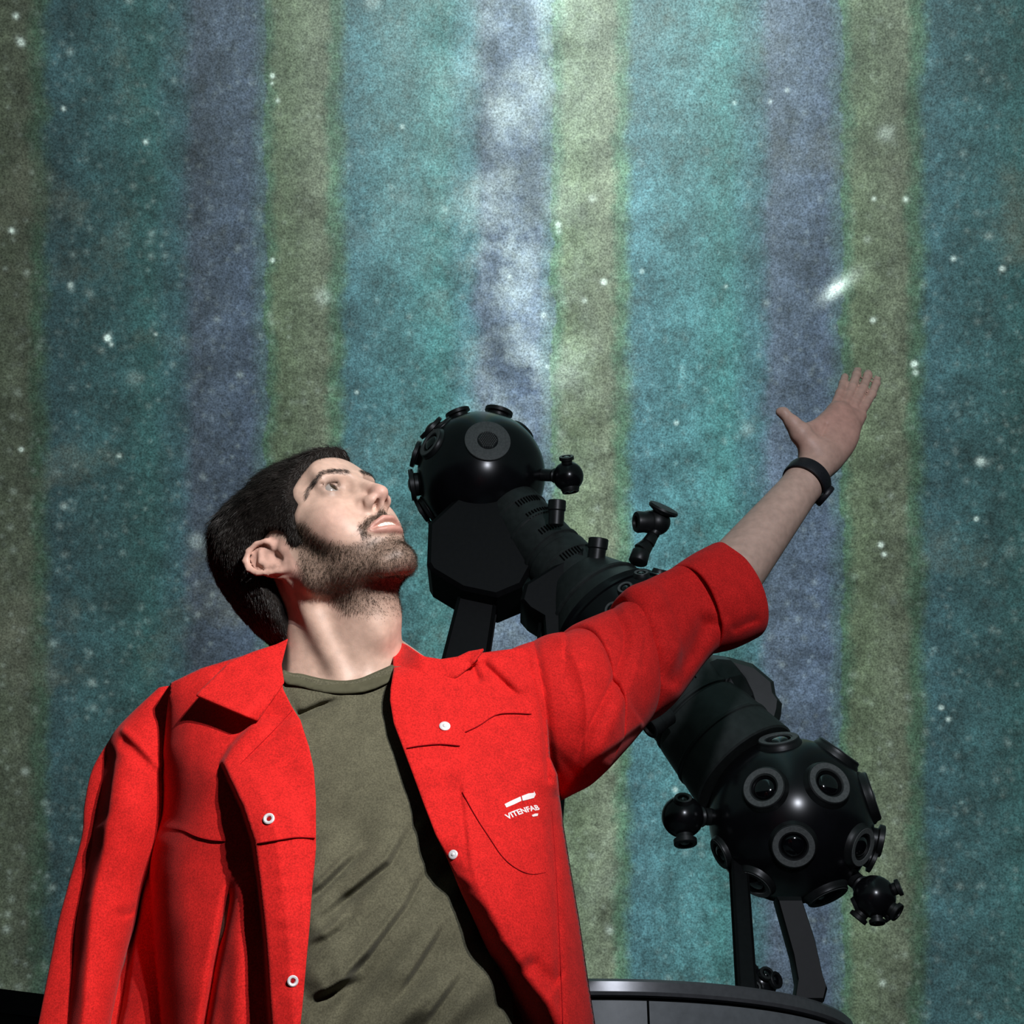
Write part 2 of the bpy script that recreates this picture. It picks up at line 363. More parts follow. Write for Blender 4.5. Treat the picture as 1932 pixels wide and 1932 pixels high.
def beam(bm, a, b, wx, wy, side=None):
    """rectangular bar from a to b"""
    a, b = V(a), V(b); n = (b-a).normalized()
    y = Vector((0, 1, 0)); y = (y-n*y.dot(n)).normalized(); x = n.cross(y)
    (wx0, wx1) = wx if isinstance(wx, tuple) else (wx, wx)
    q = []
    for (p, wv) in ((a, wx0), (b, wx1)):
        e = .12*min(wv, wy); o = []
        for sx, sy in ((-1, -1), (1, -1), (1, 1), (-1, 1)):
            o.append((sx*(wv/2-(e if (sx*sy > 0) else 0)), sy*(wy/2-(0 if sx*sy > 0 else e))))
            o.append((sx*(wv/2-(0 if sx*sy > 0 else e)), sy*(wy/2-(e if sx*sy > 0 else 0))))
        q.append([bm.verts.new(p+x*u+y*v) for u, v in o])
    m = len(q[0])
    for i in range(m): bm.faces.new((q[0][i], q[0][(i+1) % m], q[1][(i+1) % m], q[1][i]))
    bm.faces.new(list(reversed(q[0]))); bm.faces.new(q[1])
build_room()
# ------------------------------------------------------------------ star projector
def cam_dirs(p):
    d = np.asarray(p)-CAM; d = d/np.linalg.norm(d)
    x = np.cross(d, [0, 0, 1.0]); x /= np.linalg.norm(x); y = np.cross(x, d)
    return x, y, -d     # right, up, towards the viewer
class Ball:
    def __init__(s, px, py, Y, rpx): s.c = PY(px, py, Y); s.r = M(rpx, px, py, Y); s.px, s.py, s.rpx, s.Y = px, py, rpx, Y
    def n(s, px, py, front=True):
        x, y, z = cam_dirs(s.c); a = (px-s.px)/s.rpx; b = -(py-s.py)/s.rpx; r = math.hypot(a, b)
        if r > .999: a, b, r = a/r*.999, b/r*.999, .999
        zz = math.sqrt(1-r*r)*(1 if front else -1)
        return a*x+b*y+zz*z
def lens(parent, B, px, py, rpx, h=.22, front=True, kind='lens', out=0.0):
    n = B.n(px, py, front); R = M(rpx, B.px, B.py, B.Y); c = V(B.c)+V(n)*(B.r*(1-.0)-R*R/(2*B.r)+out)
    H = R*h
    bm = bmesh.new()
    if kind == 'flat':     # wide flat disc with a drilled centre
        lathe(bm, c, n, [(R*.86, -.3*R), (R*.88, H*.3), (R, H*.45), (R, H), (R*.97, H*1.12), (R*.46, H*1.12), (R*.44, H*.7), (0, H*.7)], 56)
        ho = bm_obj('lens_housing', bm, MT['matt_face'], parent, 35)
        bm = bmesh.new(); x, y, _ = basis(n)
        for i in range(-4, 5):
            for j in range(-4, 5):
                u, v = (i+.5*(j % 2))*.095*R, j*.082*R
                if math.hypot(u, v) < .40*R: lathe(bm, c+x*u+y*v, n, [(.040*R, H*.7), (.040*R, H*1.5), (.022*R, H*1.8)], 8)
        tag(bm_obj('star_aperture_pins', bm, MT['matt_face'], ho, 35), None, None, None, 'stuff')
        return
    if kind == 'tall':
        prof = [(R*.72, -.4*R), (R*.74, H*1.2), (R, H*1.5), (R, H*2.6), (R*.95, H*2.8), (R*.62, H*2.8), (R*.58, H*2.0), (0, H*2.0)]; gz = 2.0
    else:
        prof = [(R*1.12, -.35*R), (R*1.10, H*.1), (R*1.02, H*.5), (R, H), (R*.96, H*1.15), (R*.60, H*.95), (R*.56, H*.2), (0, H*.2)]; gz = .2
    lathe(bm, c, n, prof, 48)
    ho = bm_obj('lens_housing', bm, MT['black_paint'], parent, 35)
    bm = bmesh.new()
    k = 8
    lathe(bm, c, n, [(R*.54*math.cos(t*PI/2/k), H*gz+R*.02+R*.28*math.sin(t*PI/2/k)) for t in range(k)]+[(0, H*gz+R*.30)], 32)
    bm_obj('lens', bm, MT['glass'], ho, 60)
    if kind != 'tall':
        bm = bmesh.new(); lathe(bm, c, n, [(R*.66, H*.9), (R*.68, H*1.14), (R*.93, H*1.22), (R*.95, H*1.1)], 48, False, False)
        bm_obj('retaining_ring', bm, MT['matt_face'], ho, 35)
def ball_mesh(name, B, parent, mat='black_gloss', seg=64):
    bm = bmesh.new(); bmesh.ops.create_uvsphere(bm, u_segments=seg, v_segments=seg//2, radius=B.r)
    bmesh.ops.translate(bm, verts=bm.verts[:], vec=V(B.c)); return bm_obj(name, bm, MT[mat], parent, 60)
def build_projector():
    root = empty('star_projector', (0.162, 3.573, 1.376))
    tag(root, 'black dumbbell star projector with two lens studded balls behind the man', 'projector')
    B1 = Ball(908, 897, 3.70, 121); B2 = Ball(1492, 1547, 3.42, 154)
    s1 = ball_mesh('star_ball', B1, root); s2 = ball_mesh('star_ball', B2, root)
    s1['label'] = 'upper star ball with one flat grey disc facing us'; s2['label'] = 'lower star ball ringed with round lenses'
    # upper ball
    lens(s1, B1, 919, 833, 42, .16, True, 'flat')
    for (x, y, r, k, f) in [(803, 800, 27, 'tall', True), (818, 790, 24, 'lens', True), (865, 786, 24, 'tall', False), (938, 784, 27, 'tall', False), (985, 812, 26, 'lens', False),
                            (815, 838, 30, 'lens', True), (790, 860, 26, 'tall', False), (787, 915, 30, 'tall', True), (806, 965, 27, 'lens', True), (800, 962, 25, 'tall', False), (828, 1000, 24, 'tall', True),
                            (1000, 850, 24, 'lens', False)]:
        lens(s1, B1, x, y, r, .22, f, k)
    # lower ball
    for (x, y, r, k, f) in [(1482, 1402, 39, 'lens', True), (1590, 1428, 44, 'lens', True), (1450, 1489, 40, 'lens', True), (1564, 1487, 42, 'lens', True), (1642, 1512, 46, 'lens', True),
                            (1493, 1592, 40, 'lens', True), (1612, 1600, 38, 'lens', True), (1640, 1590, 30, 'tall', False), (1418, 1655, 36, 'lens', True), (1546, 1684, 40, 'lens', True), (1630, 1625, 24, 'tall', False), (1360, 1600, 30, 'lens', True)]:
        lens(s2, B2, x, y, r, .26, f, k)
    # planet spheres
    def planet(px, py, Y, r, stalk, stalk_r, tops, parent=root, tall=True):
        B = Ball(px, py, Y, r); o = ball_mesh('planet_ball', B, parent, 'black_gloss', 40)
        a = PY(stalk[0], stalk[1], stalk[2]); 
        bm = bmesh.new(); tube(bm, B.c, a, M(stalk_r, px, py, Y), M(stalk_r*1.15, px, py, Y), 24)
        n = (V(a)-V(B.c)).normalized(); lathe(bm, V(B.c)+n*B.r*.9, n, [(B.r*.45, 0), (B.r*.5, B.r*.1), (B.r*.42, B.r*.25), (B.r*.3, B.r*.35)], 24)
        bm_obj('stalk', bm, MT['black_paint'], o, 35)
        for (x, y, rr, k) in tops: lens(o, B, x, y, rr, .35, True, k)
        return o
    planet(1072, 899, 3.62, 29, (1010, 895, 3.66), 11, [(1070, 871, 14, 'tall'), (1076, 927, 16, 'lens')])
    planet(1288, 1541, 3.38, 40, (1370, 1541, 3.42), 15, [(1291, 1508, 17, 'lens'), (1290, 1578, 22, 'tall')])
    planet(1650, 1692, 3.36, 40, (1590, 1640, 3.42), 15, [(1622, 1722, 18, 'tall'), (1650, 1730, 15, 'tall'), (1680, 1716, 18, 'tall'), (1688, 1680, 16, 'tall'), (1612, 1705, 14, 'lens'), (1672, 1728, 12, 'tall')])
    planet(1435, 1858, 3.30, 30, (1405, 1810, 3.30), 12, [(1415, 1848, 15, 'lens'), (1445, 1842, 14, 'tall'), (1458, 1852, 16, 'tall'), (1425, 1862, 12, 'lens')])
    # the two small cups on a curved stalk over the shoulder of the cage
    Bc = Ball(1240, 985, 3.50, 25); o = ball_mesh('planet_ball', Bc, root, 'black_paint', 36)
    bm = bmesh.new()
    pts = [(1243, 992, 11), (1232, 1010, 11), (1222, 1026, 13), (1210, 1040, 17), (1203, 1062, 18)]
    for (p, q) in zip(pts[:-1], pts[1:]): tube(bm, PY(p[0], p[1], 3.5), PY(q[0], q[1], 3.5), M(p[2], 1220, 1020, 3.5), M(q[2], 1220, 1020, 3.5), 20)
    bm_obj('stalk', bm, MT['black_paint'], o, 50)
    bm = bmesh.new(); x, y, z = cam_dirs(Bc.c)
    nl = -x*.9+y*.05+z*.4; nu = x*.45+y*.85+z*.15; u = M(1, 1220, 1000, 3.5)
    lathe(bm, V(Bc.c)+V(nl)*12*u, nl, [(21*u, 0), (22*u, 6*u), (20*u, 16*u), (21*u, 28*u), (19*u, 32*u), (12*u, 33*u), (11*u, 26*u), (0, 26*u)], 32)
    bm_obj('lens_barrel', bm, MT['black_paint'], o, 40)
    bm = bmesh.new(); lathe(bm, V(Bc.c)+V(nu)*14*u, nu, [(14*u, -6*u), (15*u, 4*u), (28*u, 10*u), (30*u, 14*u), (28*u, 18*u), (0, 19*u)], 32)
    bm_obj('cap', bm, MT['black_paint'], o, 40)
    # tubes between the balls: one straight axis
    A = V(PY(908, 897, 3.70)); Bq = V(PY(1492, 1547, 3.42)); ax = (Bq-A); Lx = ax.length; n = ax/Lx; u = M(1, 1150, 1150, 3.55)
    def at(px):  # point of the axis seen at that column
        t = (px-908)/(1492-908.0); return A+ax*t
    up = V(cam_dirs(at(1200))[1]); side = (up-n*up.dot(n)).normalized()     # across the axis, towards the upper right
    sd = (V(X_)*.74+V(U_)*.67); side = (sd-n*sd.dot(n)).normalized(); toC = side.cross(n); toC = toC if toC.y < 0 else -toC
    def drum(name, p0, p1, r0, r1, mat='cage_glow_paint', bands=()):
        bm = bmesh.new(); a, b = at(p0), at(p1); L = (b-a).length; e = 3*u
        prof = [(r0*u-e, 0), (r0*u, e)]
        for (t, dr) in bands:
            r = r0+(r1-r0)*t
            prof += [(r*u, L*t-2*u), (r*u+dr*u, L*t), (r*u+dr*u, L*t+5*u), (r*u, L*t+7*u)]
        prof += [(r1*u, L-e), (r1*u-e, L)]
        lathe(bm, a, n, prof, 72); return bm_obj(name, bm, MT[mat], root, 30)
    c1 = drum('cage_tube', 975, 1075, 60, 62, bands=((.18, 2.5), (.5, 2), (.86, 3)))
    c2 = drum('cage_tube', 1072, 1140, 66, 70, bands=((.3, 2.5),))
    hub = drum('hub_drum', 1120, 1178, 78, 118, bands=((.55, 3),))
    hub2 = drum('hub_drum', 1176, 1262, 122, 112, 'black_gloss', bands=((.1, 4), (.8, 3)))
    c3 = drum('cage_tube', 1255, 1345, 84, 86, bands=((.35, 3), (.9, 3)))
    c4 = drum('cage_tube', 1342, 1420, 90, 104, bands=((.5, 2),))
    # ventilation slots, rows around each cage tube (set into the tube, so they carry their own depth)
    def slots(parent, px0, rows, r, cols, lenpx, k0=-5, k1=6, step=.10, phi0=0):
        bm = bmesh.new()
        for rr in range(rows):
            c = at(px0)+n*(rr*lenpx*1.45*u)
            for k in range(cols):
                ph = phi0+(k-cols/2)*step
                d = side*math.sin(ph)+toC*math.cos(ph); t = n.cross(d)
                p = c+d*(r*u)
                # a slim dark louvre standing a hair proud
                q = [p-t*1.3*u-n*lenpx/2*u, p+t*1.3*u-n*lenpx/2*u, p+t*1.3*u+n*lenpx/2*u, p-t*1.3*u+n*lenpx/2*u]
                a = [bm.verts.new(x-d*2*u) for x in q]; b = [bm.verts.new(x+d*.5*u) for x in q]
                bm.faces.new(b)
                for i in range(4): bm.faces.new((a[i], a[(i+1) % 4], b[(i+1) % 4], b[i]))
        o = bm_obj('vent_slots', bm, MT['slot'], parent); tag(o, None, None, None, 'stuff'); return o
    slots(c1, 1000, 1, 61.5, 9, 16, step=.105, phi0=.72); slots(c1, 1024, 1, 62.3, 9, 16, step=.105, phi0=.72)
    slots(c1, 1052, 1, 62.8, 8, 14, step=.105, phi0=.62)
    slots(c2, 1100, 1, 68.5, 7, 18, step=.10, phi0=.5)
    slots(c3, 1301, 1, 85.4, 6, 18, step=.085, phi0=.36); slots(c3, 1320, 1, 86.0, 6, 18, step=.085, phi0=.36)
    # ring of small lenses on the hub
    for (x, y, r) in [(1215, 1085, 14), (1250, 1078, 13), (1185, 1112, 15), (1160, 1150, 15)]:
        Bh = Ball(1215, 1200, 3.40, 126); lens(hub2, Bh, x, y, r, .3, True, 'lens', out=-.0)
    # stubby barrels
    def stub(px, py, Y, r, dx, dy, ln, parent=root):
        a = PY(px, py, Y); b = PY(px+dx*ln, py+dy*ln, Y-.02); k = M(1, px, py, Y); bm = bmesh.new(); nn = (V(b)-V(a)).normalized(); L = (V(b)-V(a)).length
        lathe(bm, a, nn, [(r*.86*k, 0), (r*.88*k, L*.55), (r*k, L*.6), (r*k, L*.97), (r*.93*k, L), (r*.68*k, L), (r*.62*k, L*.8), (0, L*.8)], 32)
        bm_obj('lens_barrel', bm, MT['black_paint'], parent, 35)
    stub(1049, 990, 3.52, 17, .05, -1, 46); stub(1124, 1062, 3.52, 19, .12, -1, 46)
    stub(1262, 1350, 3.36, 21, -.85, .55, 44)
    # motor housing on the right of the lower cage
    o = bmesh.new()
    c = at(1350)+side*(70*u)+V((0, .06, 0))
    lathe(o, c-n*20*u, side*.75+n*.15+V((0, .15, 0)), [(78*u, -60*u), (84*u, -10*u), (82*u, 20*u), (66*u, 42*u), (40*u, 50*u), (0, 51*u)], 10)
    bm_obj('motor_housing', o, MT['black_paint'], root, 20)
    bm = bmesh.new(); prism(bm, [(1335, 1246), (1375, 1233), (1422, 1246), (1462, 1280), (1466, 1305), (1478, 1322), (1476, 1344), (1468, 1372), (1436, 1394), (1390, 1380), (1340, 1320)], 3.46, 3.66, .02)
    bm_obj('motor_housing', bm, MT['black_paint'], root, 20)
    # fork block and supports
    bm = bmesh.new(); prism(bm, [(808, 985), (805, 1062), (812, 1074), (872, 1110), (938, 1124), (986, 1104), (1010, 1060), (1030, 960), (900, 900)], 3.60, 3.78, .012)
    bm_obj('fork_block', bm, MT['frame_black'], root, 20)
    bm = bmesh.new(); prism(bm, [(990, 1098), (982, 1128), (996, 1144), (1026, 1162), (1031, 1225), (1130, 1260), (1180, 1150), (1100, 1030)], 3.52, 3.68, .012)
    bm_obj('fork_block', bm, MT['frame_black'], root, 20)
    zt = 1.376
    def leg(top, bot, w0, w1, th=.07):
        bm = bmesh.new(); b = PY(*bot); a = PY(*top); beam(bm, a, b, (w0, w1), th)
        [setattr(v.co, 'z', max(v.co.z, zt+.0005)) for v in bm.verts]; bm_obj('support_leg', bm, MT['frame_black'], root, 20)
    def onplinth(px, Y):  # row at which the plinth top is seen at that depth
        lo_, hi_ = 1500, 2100
        for _ in range(40):
            m = (lo_+hi_)/2
            if PY(px, m, Y)[2] > zt: lo_ = m
            else: hi_ = m
        return m
    u1 = M(1, 900, 1150, 3.7); u2 = M(1, 1500, 1750, 3.4)
    leg((912, 1085, 3.69), (735, onplinth(735, 3.69), 3.69), 70*u1, 145*u1)
    leg((1052, 1185, 3.6), (985, onplinth(985, 3.6), 3.6), 70*u1, 84*u1)
    leg((1391, 1600, 3.42), (1409, onplinth(1409, 3.20), 3.20), 32*u2, 33*u2, .05)
    bm = bmesh.new(); prism(bm, [(1466, 1690), (1512, 1690), (1538, 1770), (1553, 1838), (1562, 1864), (1556, onplinth(1556, 3.24)+1), (1500, onplinth(1500, 3.24)+1), (1506, 1850), (1497, 1800)], 3.24, 3.30, .006)
    
    [setattr(v.co, 'z', max(v.co.z, zt+.0005)) for v in bm.verts]; bm_obj('support_leg', bm, MT['frame_black'], root, 20)
    settle(root)
    # plinth
    p = empty('projector_plinth', (0.162, 3.573, 0)); R = .573
    tag(p, 'round grey panelled plinth carrying the black star projector', 'plinth')
    bm = bmesh.new(); lathe(bm, (0.162, 3.573, 0), (0, 0, 1), [(R-.03, 1.34), (R-.004, 1.342), (R, 1.348), (R, 1.366), (R-.006, 1.372), (R-.03, zt), (0, zt)], 128, True, False)
    bm_obj('top_rim', bm, MT['plinth_rim'], p, 30)
    bm = bmesh.new(); lathe(bm, (0.162, 3.573, 0), (0, 0, 1), [(R-.02, .0), (R-.02, 1.345)], 128); bm_obj('core', bm, MT['slot'], p, 40)
    # eight curved panels with open joints
    npn = 8; a_seam = math.atan2(-.53, .085)
    for k in range(npn):
        bm = bmesh.new(); a0 = a_seam+k*2*PI/npn+.004; a1 = a_seam+(k+1)*2*PI/npn-.004; sg = 14
        pr = []
        for i in range(sg+1):
            a = a0+(a1-a0)*i/sg; cc, ss = math.cos(a), math.sin(a)
            pr.append([bm.verts.new((0.162+r*cc, 3.573+r*ss, z)) for (r, z) in ((R-.02, .04), (R-.003, .04), (R-.003, 1.332), (R-.02, 1.332))])
        for q, s in zip(pr[:-1], pr[1:]):
            for i in range(4): bm.faces.new((q[i], q[(i+1) % 4], s[(i+1) % 4], s[i]))
        bm.faces.new(pr[0]); bm.faces.new(list(reversed(pr[-1])))
        bm_obj('panel', bm, MT['plinth'], p, 30)
    settle(p)
build_projector()
# ------------------------------------------------------------------ signed distance modelling for flesh
def sdf_mesh(fn, lo, hi, h, B=8, mg=1.6):
    lo = np.asarray(lo, float); hi = np.asarray(hi, float)
    nb = np.ceil((hi-lo)/(h*B)).astype(int)
    I = np.stack(np.meshgrid(*[np.arange(k) for k in nb], indexing='ij'), -1).reshape(-1, 3)
    cen = lo+(I+.5)*h*B
    d = fn(cen); rad = h*B*.87
    I = I[np.abs(d) < rad*mg+.004]
    g = np.arange(B+1); G = np.stack(np.meshgrid(g, g, g, indexing='ij'), -1)
    NX = nb*B+2; key = lambda ijk: (ijk[..., 0]*NX[1]+ijk[..., 1])*NX[2]+ijk[..., 2]
    ck, cv, quads = [], [], []
    cs = np.array([[a, b, c] for a in (0, 1) for b in (0, 1) for c in (0, 1)])
    E = [(a, b) for a in range(8) for b in range(a+1, 8) if np.abs(cs[a]-cs[b]).sum() == 1]
    for s in range(0, len(I), 400):
        J = I[s:s+400]; base = J*B
        P = lo+(base[:, None, None, None, :]+G[None])*h
        D = fn(P.reshape(-1, 3)).reshape(len(J), B+1, B+1, B+1)
        C = np.stack([D[:, c[0]:B+c[0], c[1]:B+c[1], c[2]:B+c[2]] for c in cs], -1)
        neg = C < 0; act = neg.any(-1) & ~neg.all(-1)
        q = np.argwhere(act)
        if len(q) == 0: continue
        v = C[act]; acc = np.zeros((len(v), 3)); cnt = np.zeros(len(v))
        for a, b in E:
            va, vb = v[:, a], v[:, b]; m = (va < 0) != (vb < 0)
            t = np.where(m, va/np.where(m, va-vb, 1), 0)
            acc += (cs[a]+(cs[b]-cs[a])*t[:, None])*m[:, None]; cnt += m
        cell = base[q[:, 0]]+q[:, 1:]
        ck.append(key(cell)); cv.append(lo+(cell+acc/cnt[:, None])*h)
        for ax in range(3):
            s0 = [slice(0, B)]*3; s1 = list(s0); s1[ax] = slice(1, B+1)
            A0 = D[(slice(None),)+tuple(s0)]; A1 = D[(slice(None),)+tuple(s1)]
            cr = np.argwhere((A0 < 0) != (A1 < 0))
            if len(cr) == 0: continue
            sg = A0[tuple(cr.T)] < 0; e = base[cr[:, 0]]+cr[:, 1:]
            o1 = np.zeros(3, int); o2 = np.zeros(3, int); o1[(ax+1) % 3] = 1; o2[(ax+2) % 3] = 1
            Q = np.stack([key(e-o1-o2), key(e-o2), key(e), key(e-o1)], 1)
            Q[~sg] = Q[~sg][:, ::-1]; quads.append(Q)
    ck = np.concatenate(ck); cv = np.concatenate(cv); ck, ix = np.unique(ck, return_index=True); cv = cv[ix]
    Q = np.concatenate(quads); p = np.searchsorted(ck, Q).clip(0, len(ck)-1); ok = (ck[p] == Q).all(1)
    return cv, p[ok].astype(np.int32)
def vnormals(v, f):
    a = v[f[:, 2]]-v[f[:, 0]]; b = v[f[:, -1]]-v[f[:, 1]]; n = np.cross(a, b); N_ = np.zeros_like(v)
    for k in range(f.shape[1]): np.add.at(N_, f[:, k], n)
    return N_/np.maximum(np.linalg.norm(N_, axis=1), 1e-12)[:, None]
def relax(v, f, it=2, lam=.5):
    e = np.concatenate([f[:, [i, (i+1) % f.shape[1]]] for i in range(f.shape[1])])
    for _ in range(it):
        s = np.zeros_like(v); c = np.zeros(len(v)); np.add.at(s, e[:, 0], v[e[:, 1]]); np.add.at(c, e[:, 0], 1)
        v = v+(s/np.maximum(c, 1)[:, None]-v)*lam
    return v
def smin(a, b, k):
    h = np.clip(.5+.5*(b-a)/k, 0, 1); return b+(a-b)*h-k*h*(1-h)
def smax(a, b, k): return -smin(-a, -b, k)
def ell(p, c, r, R=None):
    q = p-np.asarray(c)
    if R is not None: q = q@R
    r = np.asarray(r, float); k0 = np.linalg.norm(q/r, axis=-1); k1 = np.linalg.norm(q/(r*r), axis=-1)
    return np.where(k1 > 1e-9, k0*(k0-1)/np.maximum(k1, 1e-9), -r.min())
def cap(p, a, b, ra, rb=None):
    a = np.asarray(a, float); b = np.asarray(b, float); rb = ra if rb is None else rb
    ab = b-a; t = np.clip(((p-a)@ab)/(ab@ab), 0, 1); return np.linalg.norm(p-a-t[:, None]*ab, axis=-1)-(ra+(rb-ra)*t)
def chain(p, pts, k=.0, rad=None):
    d = None
    for i in range(len(pts)-1):
        c = cap(p, pts[i][:3], pts[i+1][:3], pts[i][3], pts[i+1][3]); d = c if d is None else (smin(d, c, k) if k else np.minimum(d, c))
    return d
def ss(x, a, b):
    if abs(b-a) < 1e-9: b = a+1e-9
    t = np.clip((x-a)/(b-a), 0, 1); return t*t*(3-2*t)
# head frame: x = his right, y = out of the face, z = crown; from landmarks
HR = np.array([[-0.63863393, 0.57364576, -0.51291056], [-0.68960492, -0.72240979, 0.05068679], [-0.34145535, 0.38607595, 0.85694434]])
HO = np.array([-0.23228764, 1.77963212, 0.89398953])+CAM; HS = 1.016108
def hl(p): return (p-HO)@HR/HS
def hw(q): return np.asarray(q)*HS@HR.T+HO
EYE = np.array([.0330, .0715, .0255])
def head_sdf(q0):
    q = q0.copy(); q[:, 0] = np.abs(q[:, 0])
    d = ell(q, (0, -.018, .031), (.073, .092, .080))
    d = smin(d, ell(q, (0, .021, .036), (.060, .062, .056)), .03); d = smin(d, ell(q, (0, -.052, -.012), (.066, .058, .060)), .02)
    d = smin(d, ell(q, (0, .030, -.012), (.060, .056, .060)), .025)
    d = smin(d, ell(q, (.040, .050, -.004), (.024, .028, .020)), .018)           # cheekbone
    d = smin(d, ell(q, (.036, .056, -.030), (.022, .024, .026)), .02)            # cheek
    d = smin(d, ell(q, (0, .062, -.046), (.034, .036, .030)), .02)               # muzzle
    d = smin(d, cap(q, (.054, .000, -.050), (.020, .070, -.088), .016, .015), .022)   # jaw bar
    d = smin(d, cap(q, (.060, -.004, -.005), (.054, .000, -.052), .014, .015), .022)   # ramus
    d = smin(d, ell(q, (0, .080, -.089), (.022, .019, .019)), .014)             # chin
    d = smin(d, ell(q, (0, .028, -.055), (.048, .052, .036)), .02)
    d = smin(d, cap(q, (.010, .0885, .036), (.040, .0765, .041), .0085, .008), .012)   # brow ridge
    d = smin(d, ell(q, (0, .073, .056), (.040, .014, .026)), .02)
    # sockets
    d = smax(d, -ell(q, (.031, .0965, .0235), (.0175, .0180, .0130)), .010)
    d = smax(d, -ell(q, (.0165, .096, .018), (.006, .010, .012)), .008)
    # eye ball cover: lids
    lid = np.linalg.norm(q-EYE, axis=1)-.0140
    d = smin(d, lid, .005)
    # opening between the lids
    op = ell(q, EYE+np.array([.0005, .0125, .0008]), (.0148, .0085, .0064))
    d = smax(d, -op, .0016)
    cr = cap(q, EYE+np.array([-.011, .0105, .0085]), EYE+np.array([.0125, .006, .0085]), .0012); d = smax(d, -cr, .003)
    # nose
    n = cap(q, (0, .0905, .030), (0, .1085, -.002), .0062, .0078)
    n = smin(n, ell(q, (0, .1115, -.0110), (.0098, .0105, .0088)), .008)
    n = smin(n, ell(q, (.0125, .1005, -.0155), (.0070, .0110, .0075)), .006)
    n = smin(n, cap(q, (0, .108, -.017), (0, .100, -.026), .0042, .005), .004)
    n = smin(n, cap(q, (.004, .086, .015), (.012, .090, -.012), .008, .008), .012)
    d = smin(d, n, .009)
    nos = ell(q, (.0078, .1030, -.0225), (.0044, .0085, .0070)); d = smax(d, -nos, .002)
    d = smax(d, -cap(q, (.0205, .095, -.012), (.0300, .086, -.040), .0012, .0012), .006)    # smile fold
    # lips, a little parted, corners drawn back
    ul = chain(q, [(0, .1020, -.0425, .0040), (.008, .1010, -.0415, .0040), (.018, .0955, -.0450, .0032), (.0275, .0875, -.0500, .0018)])
    llp = chain(q, [(0, .0985, -.0565, .0050), (.010, .0970, -.0562, .0048), (.020, .0925, -.0535, .0036), (.0275, .0870, -.0505, .0018)])
    d = smin(d, ul, .0045); d = smin(d, llp, .0045)
    sl = chain(q, [(0, .103, -.0490, .0032), (.010, .1005, -.0488, .0030), (.020, .094, -.0491, .0019), (.0275, .0885, -.0503, .0008)])
    d = smax(d, -sl, .0012); d = smax(d, -ell(q, (0, .103, -.0487), (.0225, .0130, .0029)), .0010)
    d = smax(d, -cap(q, (0, .1045, -.029), (0, .1065, -.037), .0018), .003)
    d = smax(d, -cap(q, (-.012, .1015, -.0665), (.012, .1015, -.0665), .0025), .010)
    # ear (left-right symmetric)
    e = q.copy(); e[:, 0] = q[:, 0]-(.0700+.50*np.maximum(-q[:, 1]-.004, -.01)); ey, ez = -1, 1
    def Pq(y, z, x, r): return (x, y, z, r)
    m = (np.abs(e[:, 0]) < .04) & (q[:, 1] > -.08) & (q[:, 1] < .04) & (np.abs(q[:, 2]) < .07)
    if m.any():
        f = e[m]; ca_, sa_ = math.cos(math.radians(27)), math.sin(math.radians(27))
        fy, fz = f[:, 1]+.006, f[:, 2]+.004; f = np.stack([f[:, 0], (fy*ca_+fz*sa_)/1.04-.0045, (-fy*sa_+fz*ca_)/1.0-.002], 1)
        s = .94
        helix = chain(f, [Pq(-.008, .006, .002, .0024), Pq(.001, .015, .005, .0030), Pq(.002, .025, .006, .0032), Pq(-.005, .034, .0065, .0034), Pq(-.015, .0375, .007, .0035),
                          Pq(-.026, .034, .007, .0036), Pq(-.0325, .024, .007, .0036), Pq(-.033, .011, .0065, .0033), Pq(-.028, -.002, .006, .0030), Pq(-.021, -.014, .005, .0034), Pq(-.011, -.025, .003, .0055), Pq(-.002, -.024, .000, .0045)], .002)
        anti = chain(f, [Pq(-.012, .026, .003, .0026), Pq(-.021, .017, .0042, .0032), Pq(-.0225, .006, .0042, .0034), Pq(-.018, -.005, .0036, .0034), Pq(-.0105, -.011, .003, .0036)], .002)
        plate = ell(f, (-.0010, -.0150, .008), (.0045, .0205, .0330))
        lobe = ell(f, (.001, -.0085, -.021), (.0048, .0095, .0110))
        tr = ell(f, (.004, .0015, -.001), (.0040, .0050, .0065))
        ea = smin(plate, helix, .003); ea = smin(ea, anti, .003); ea = smin(ea, lobe, .006)
        ea = smax(ea, -ell(f, (.004, -.0085, .001), (.0055, .0070, .0120)), .0025)
        ea = smin(ea, tr, .003)
        base = ell(f, (-.008, -.006, .004), (.010, .012, .022)); ea = smin(ea, base, .006)
        ea = smax(ea, -ell(f, (.004, -.0085, .001), (.0055, .0062, .0110)), .0025)
        dd = d[m]; dd = smin(dd, ea, .006); d[m] = dd
    return d*HS
TMID = PY(650, 1500, 1.875)
nk = {}
nk['skull'] = hw((0, -.030, -.020)); nk['under'] = hw((0, .020, -.070)); nk['mast'] = hw((.058, -.022, -.030)); nk['mastL'] = hw((-.058, -.022, -.030))
SH_R = PY(275, 1430, 1.895); EL_R = PY(192, 1800, 1.90); WR_R = PY(108, 2250, 1.875)
SH_L = PY(985, 1345, 1.885); EL_L = PY(1300, 1160, 1.995); WR_L = PY(1524, 903, 2.06)
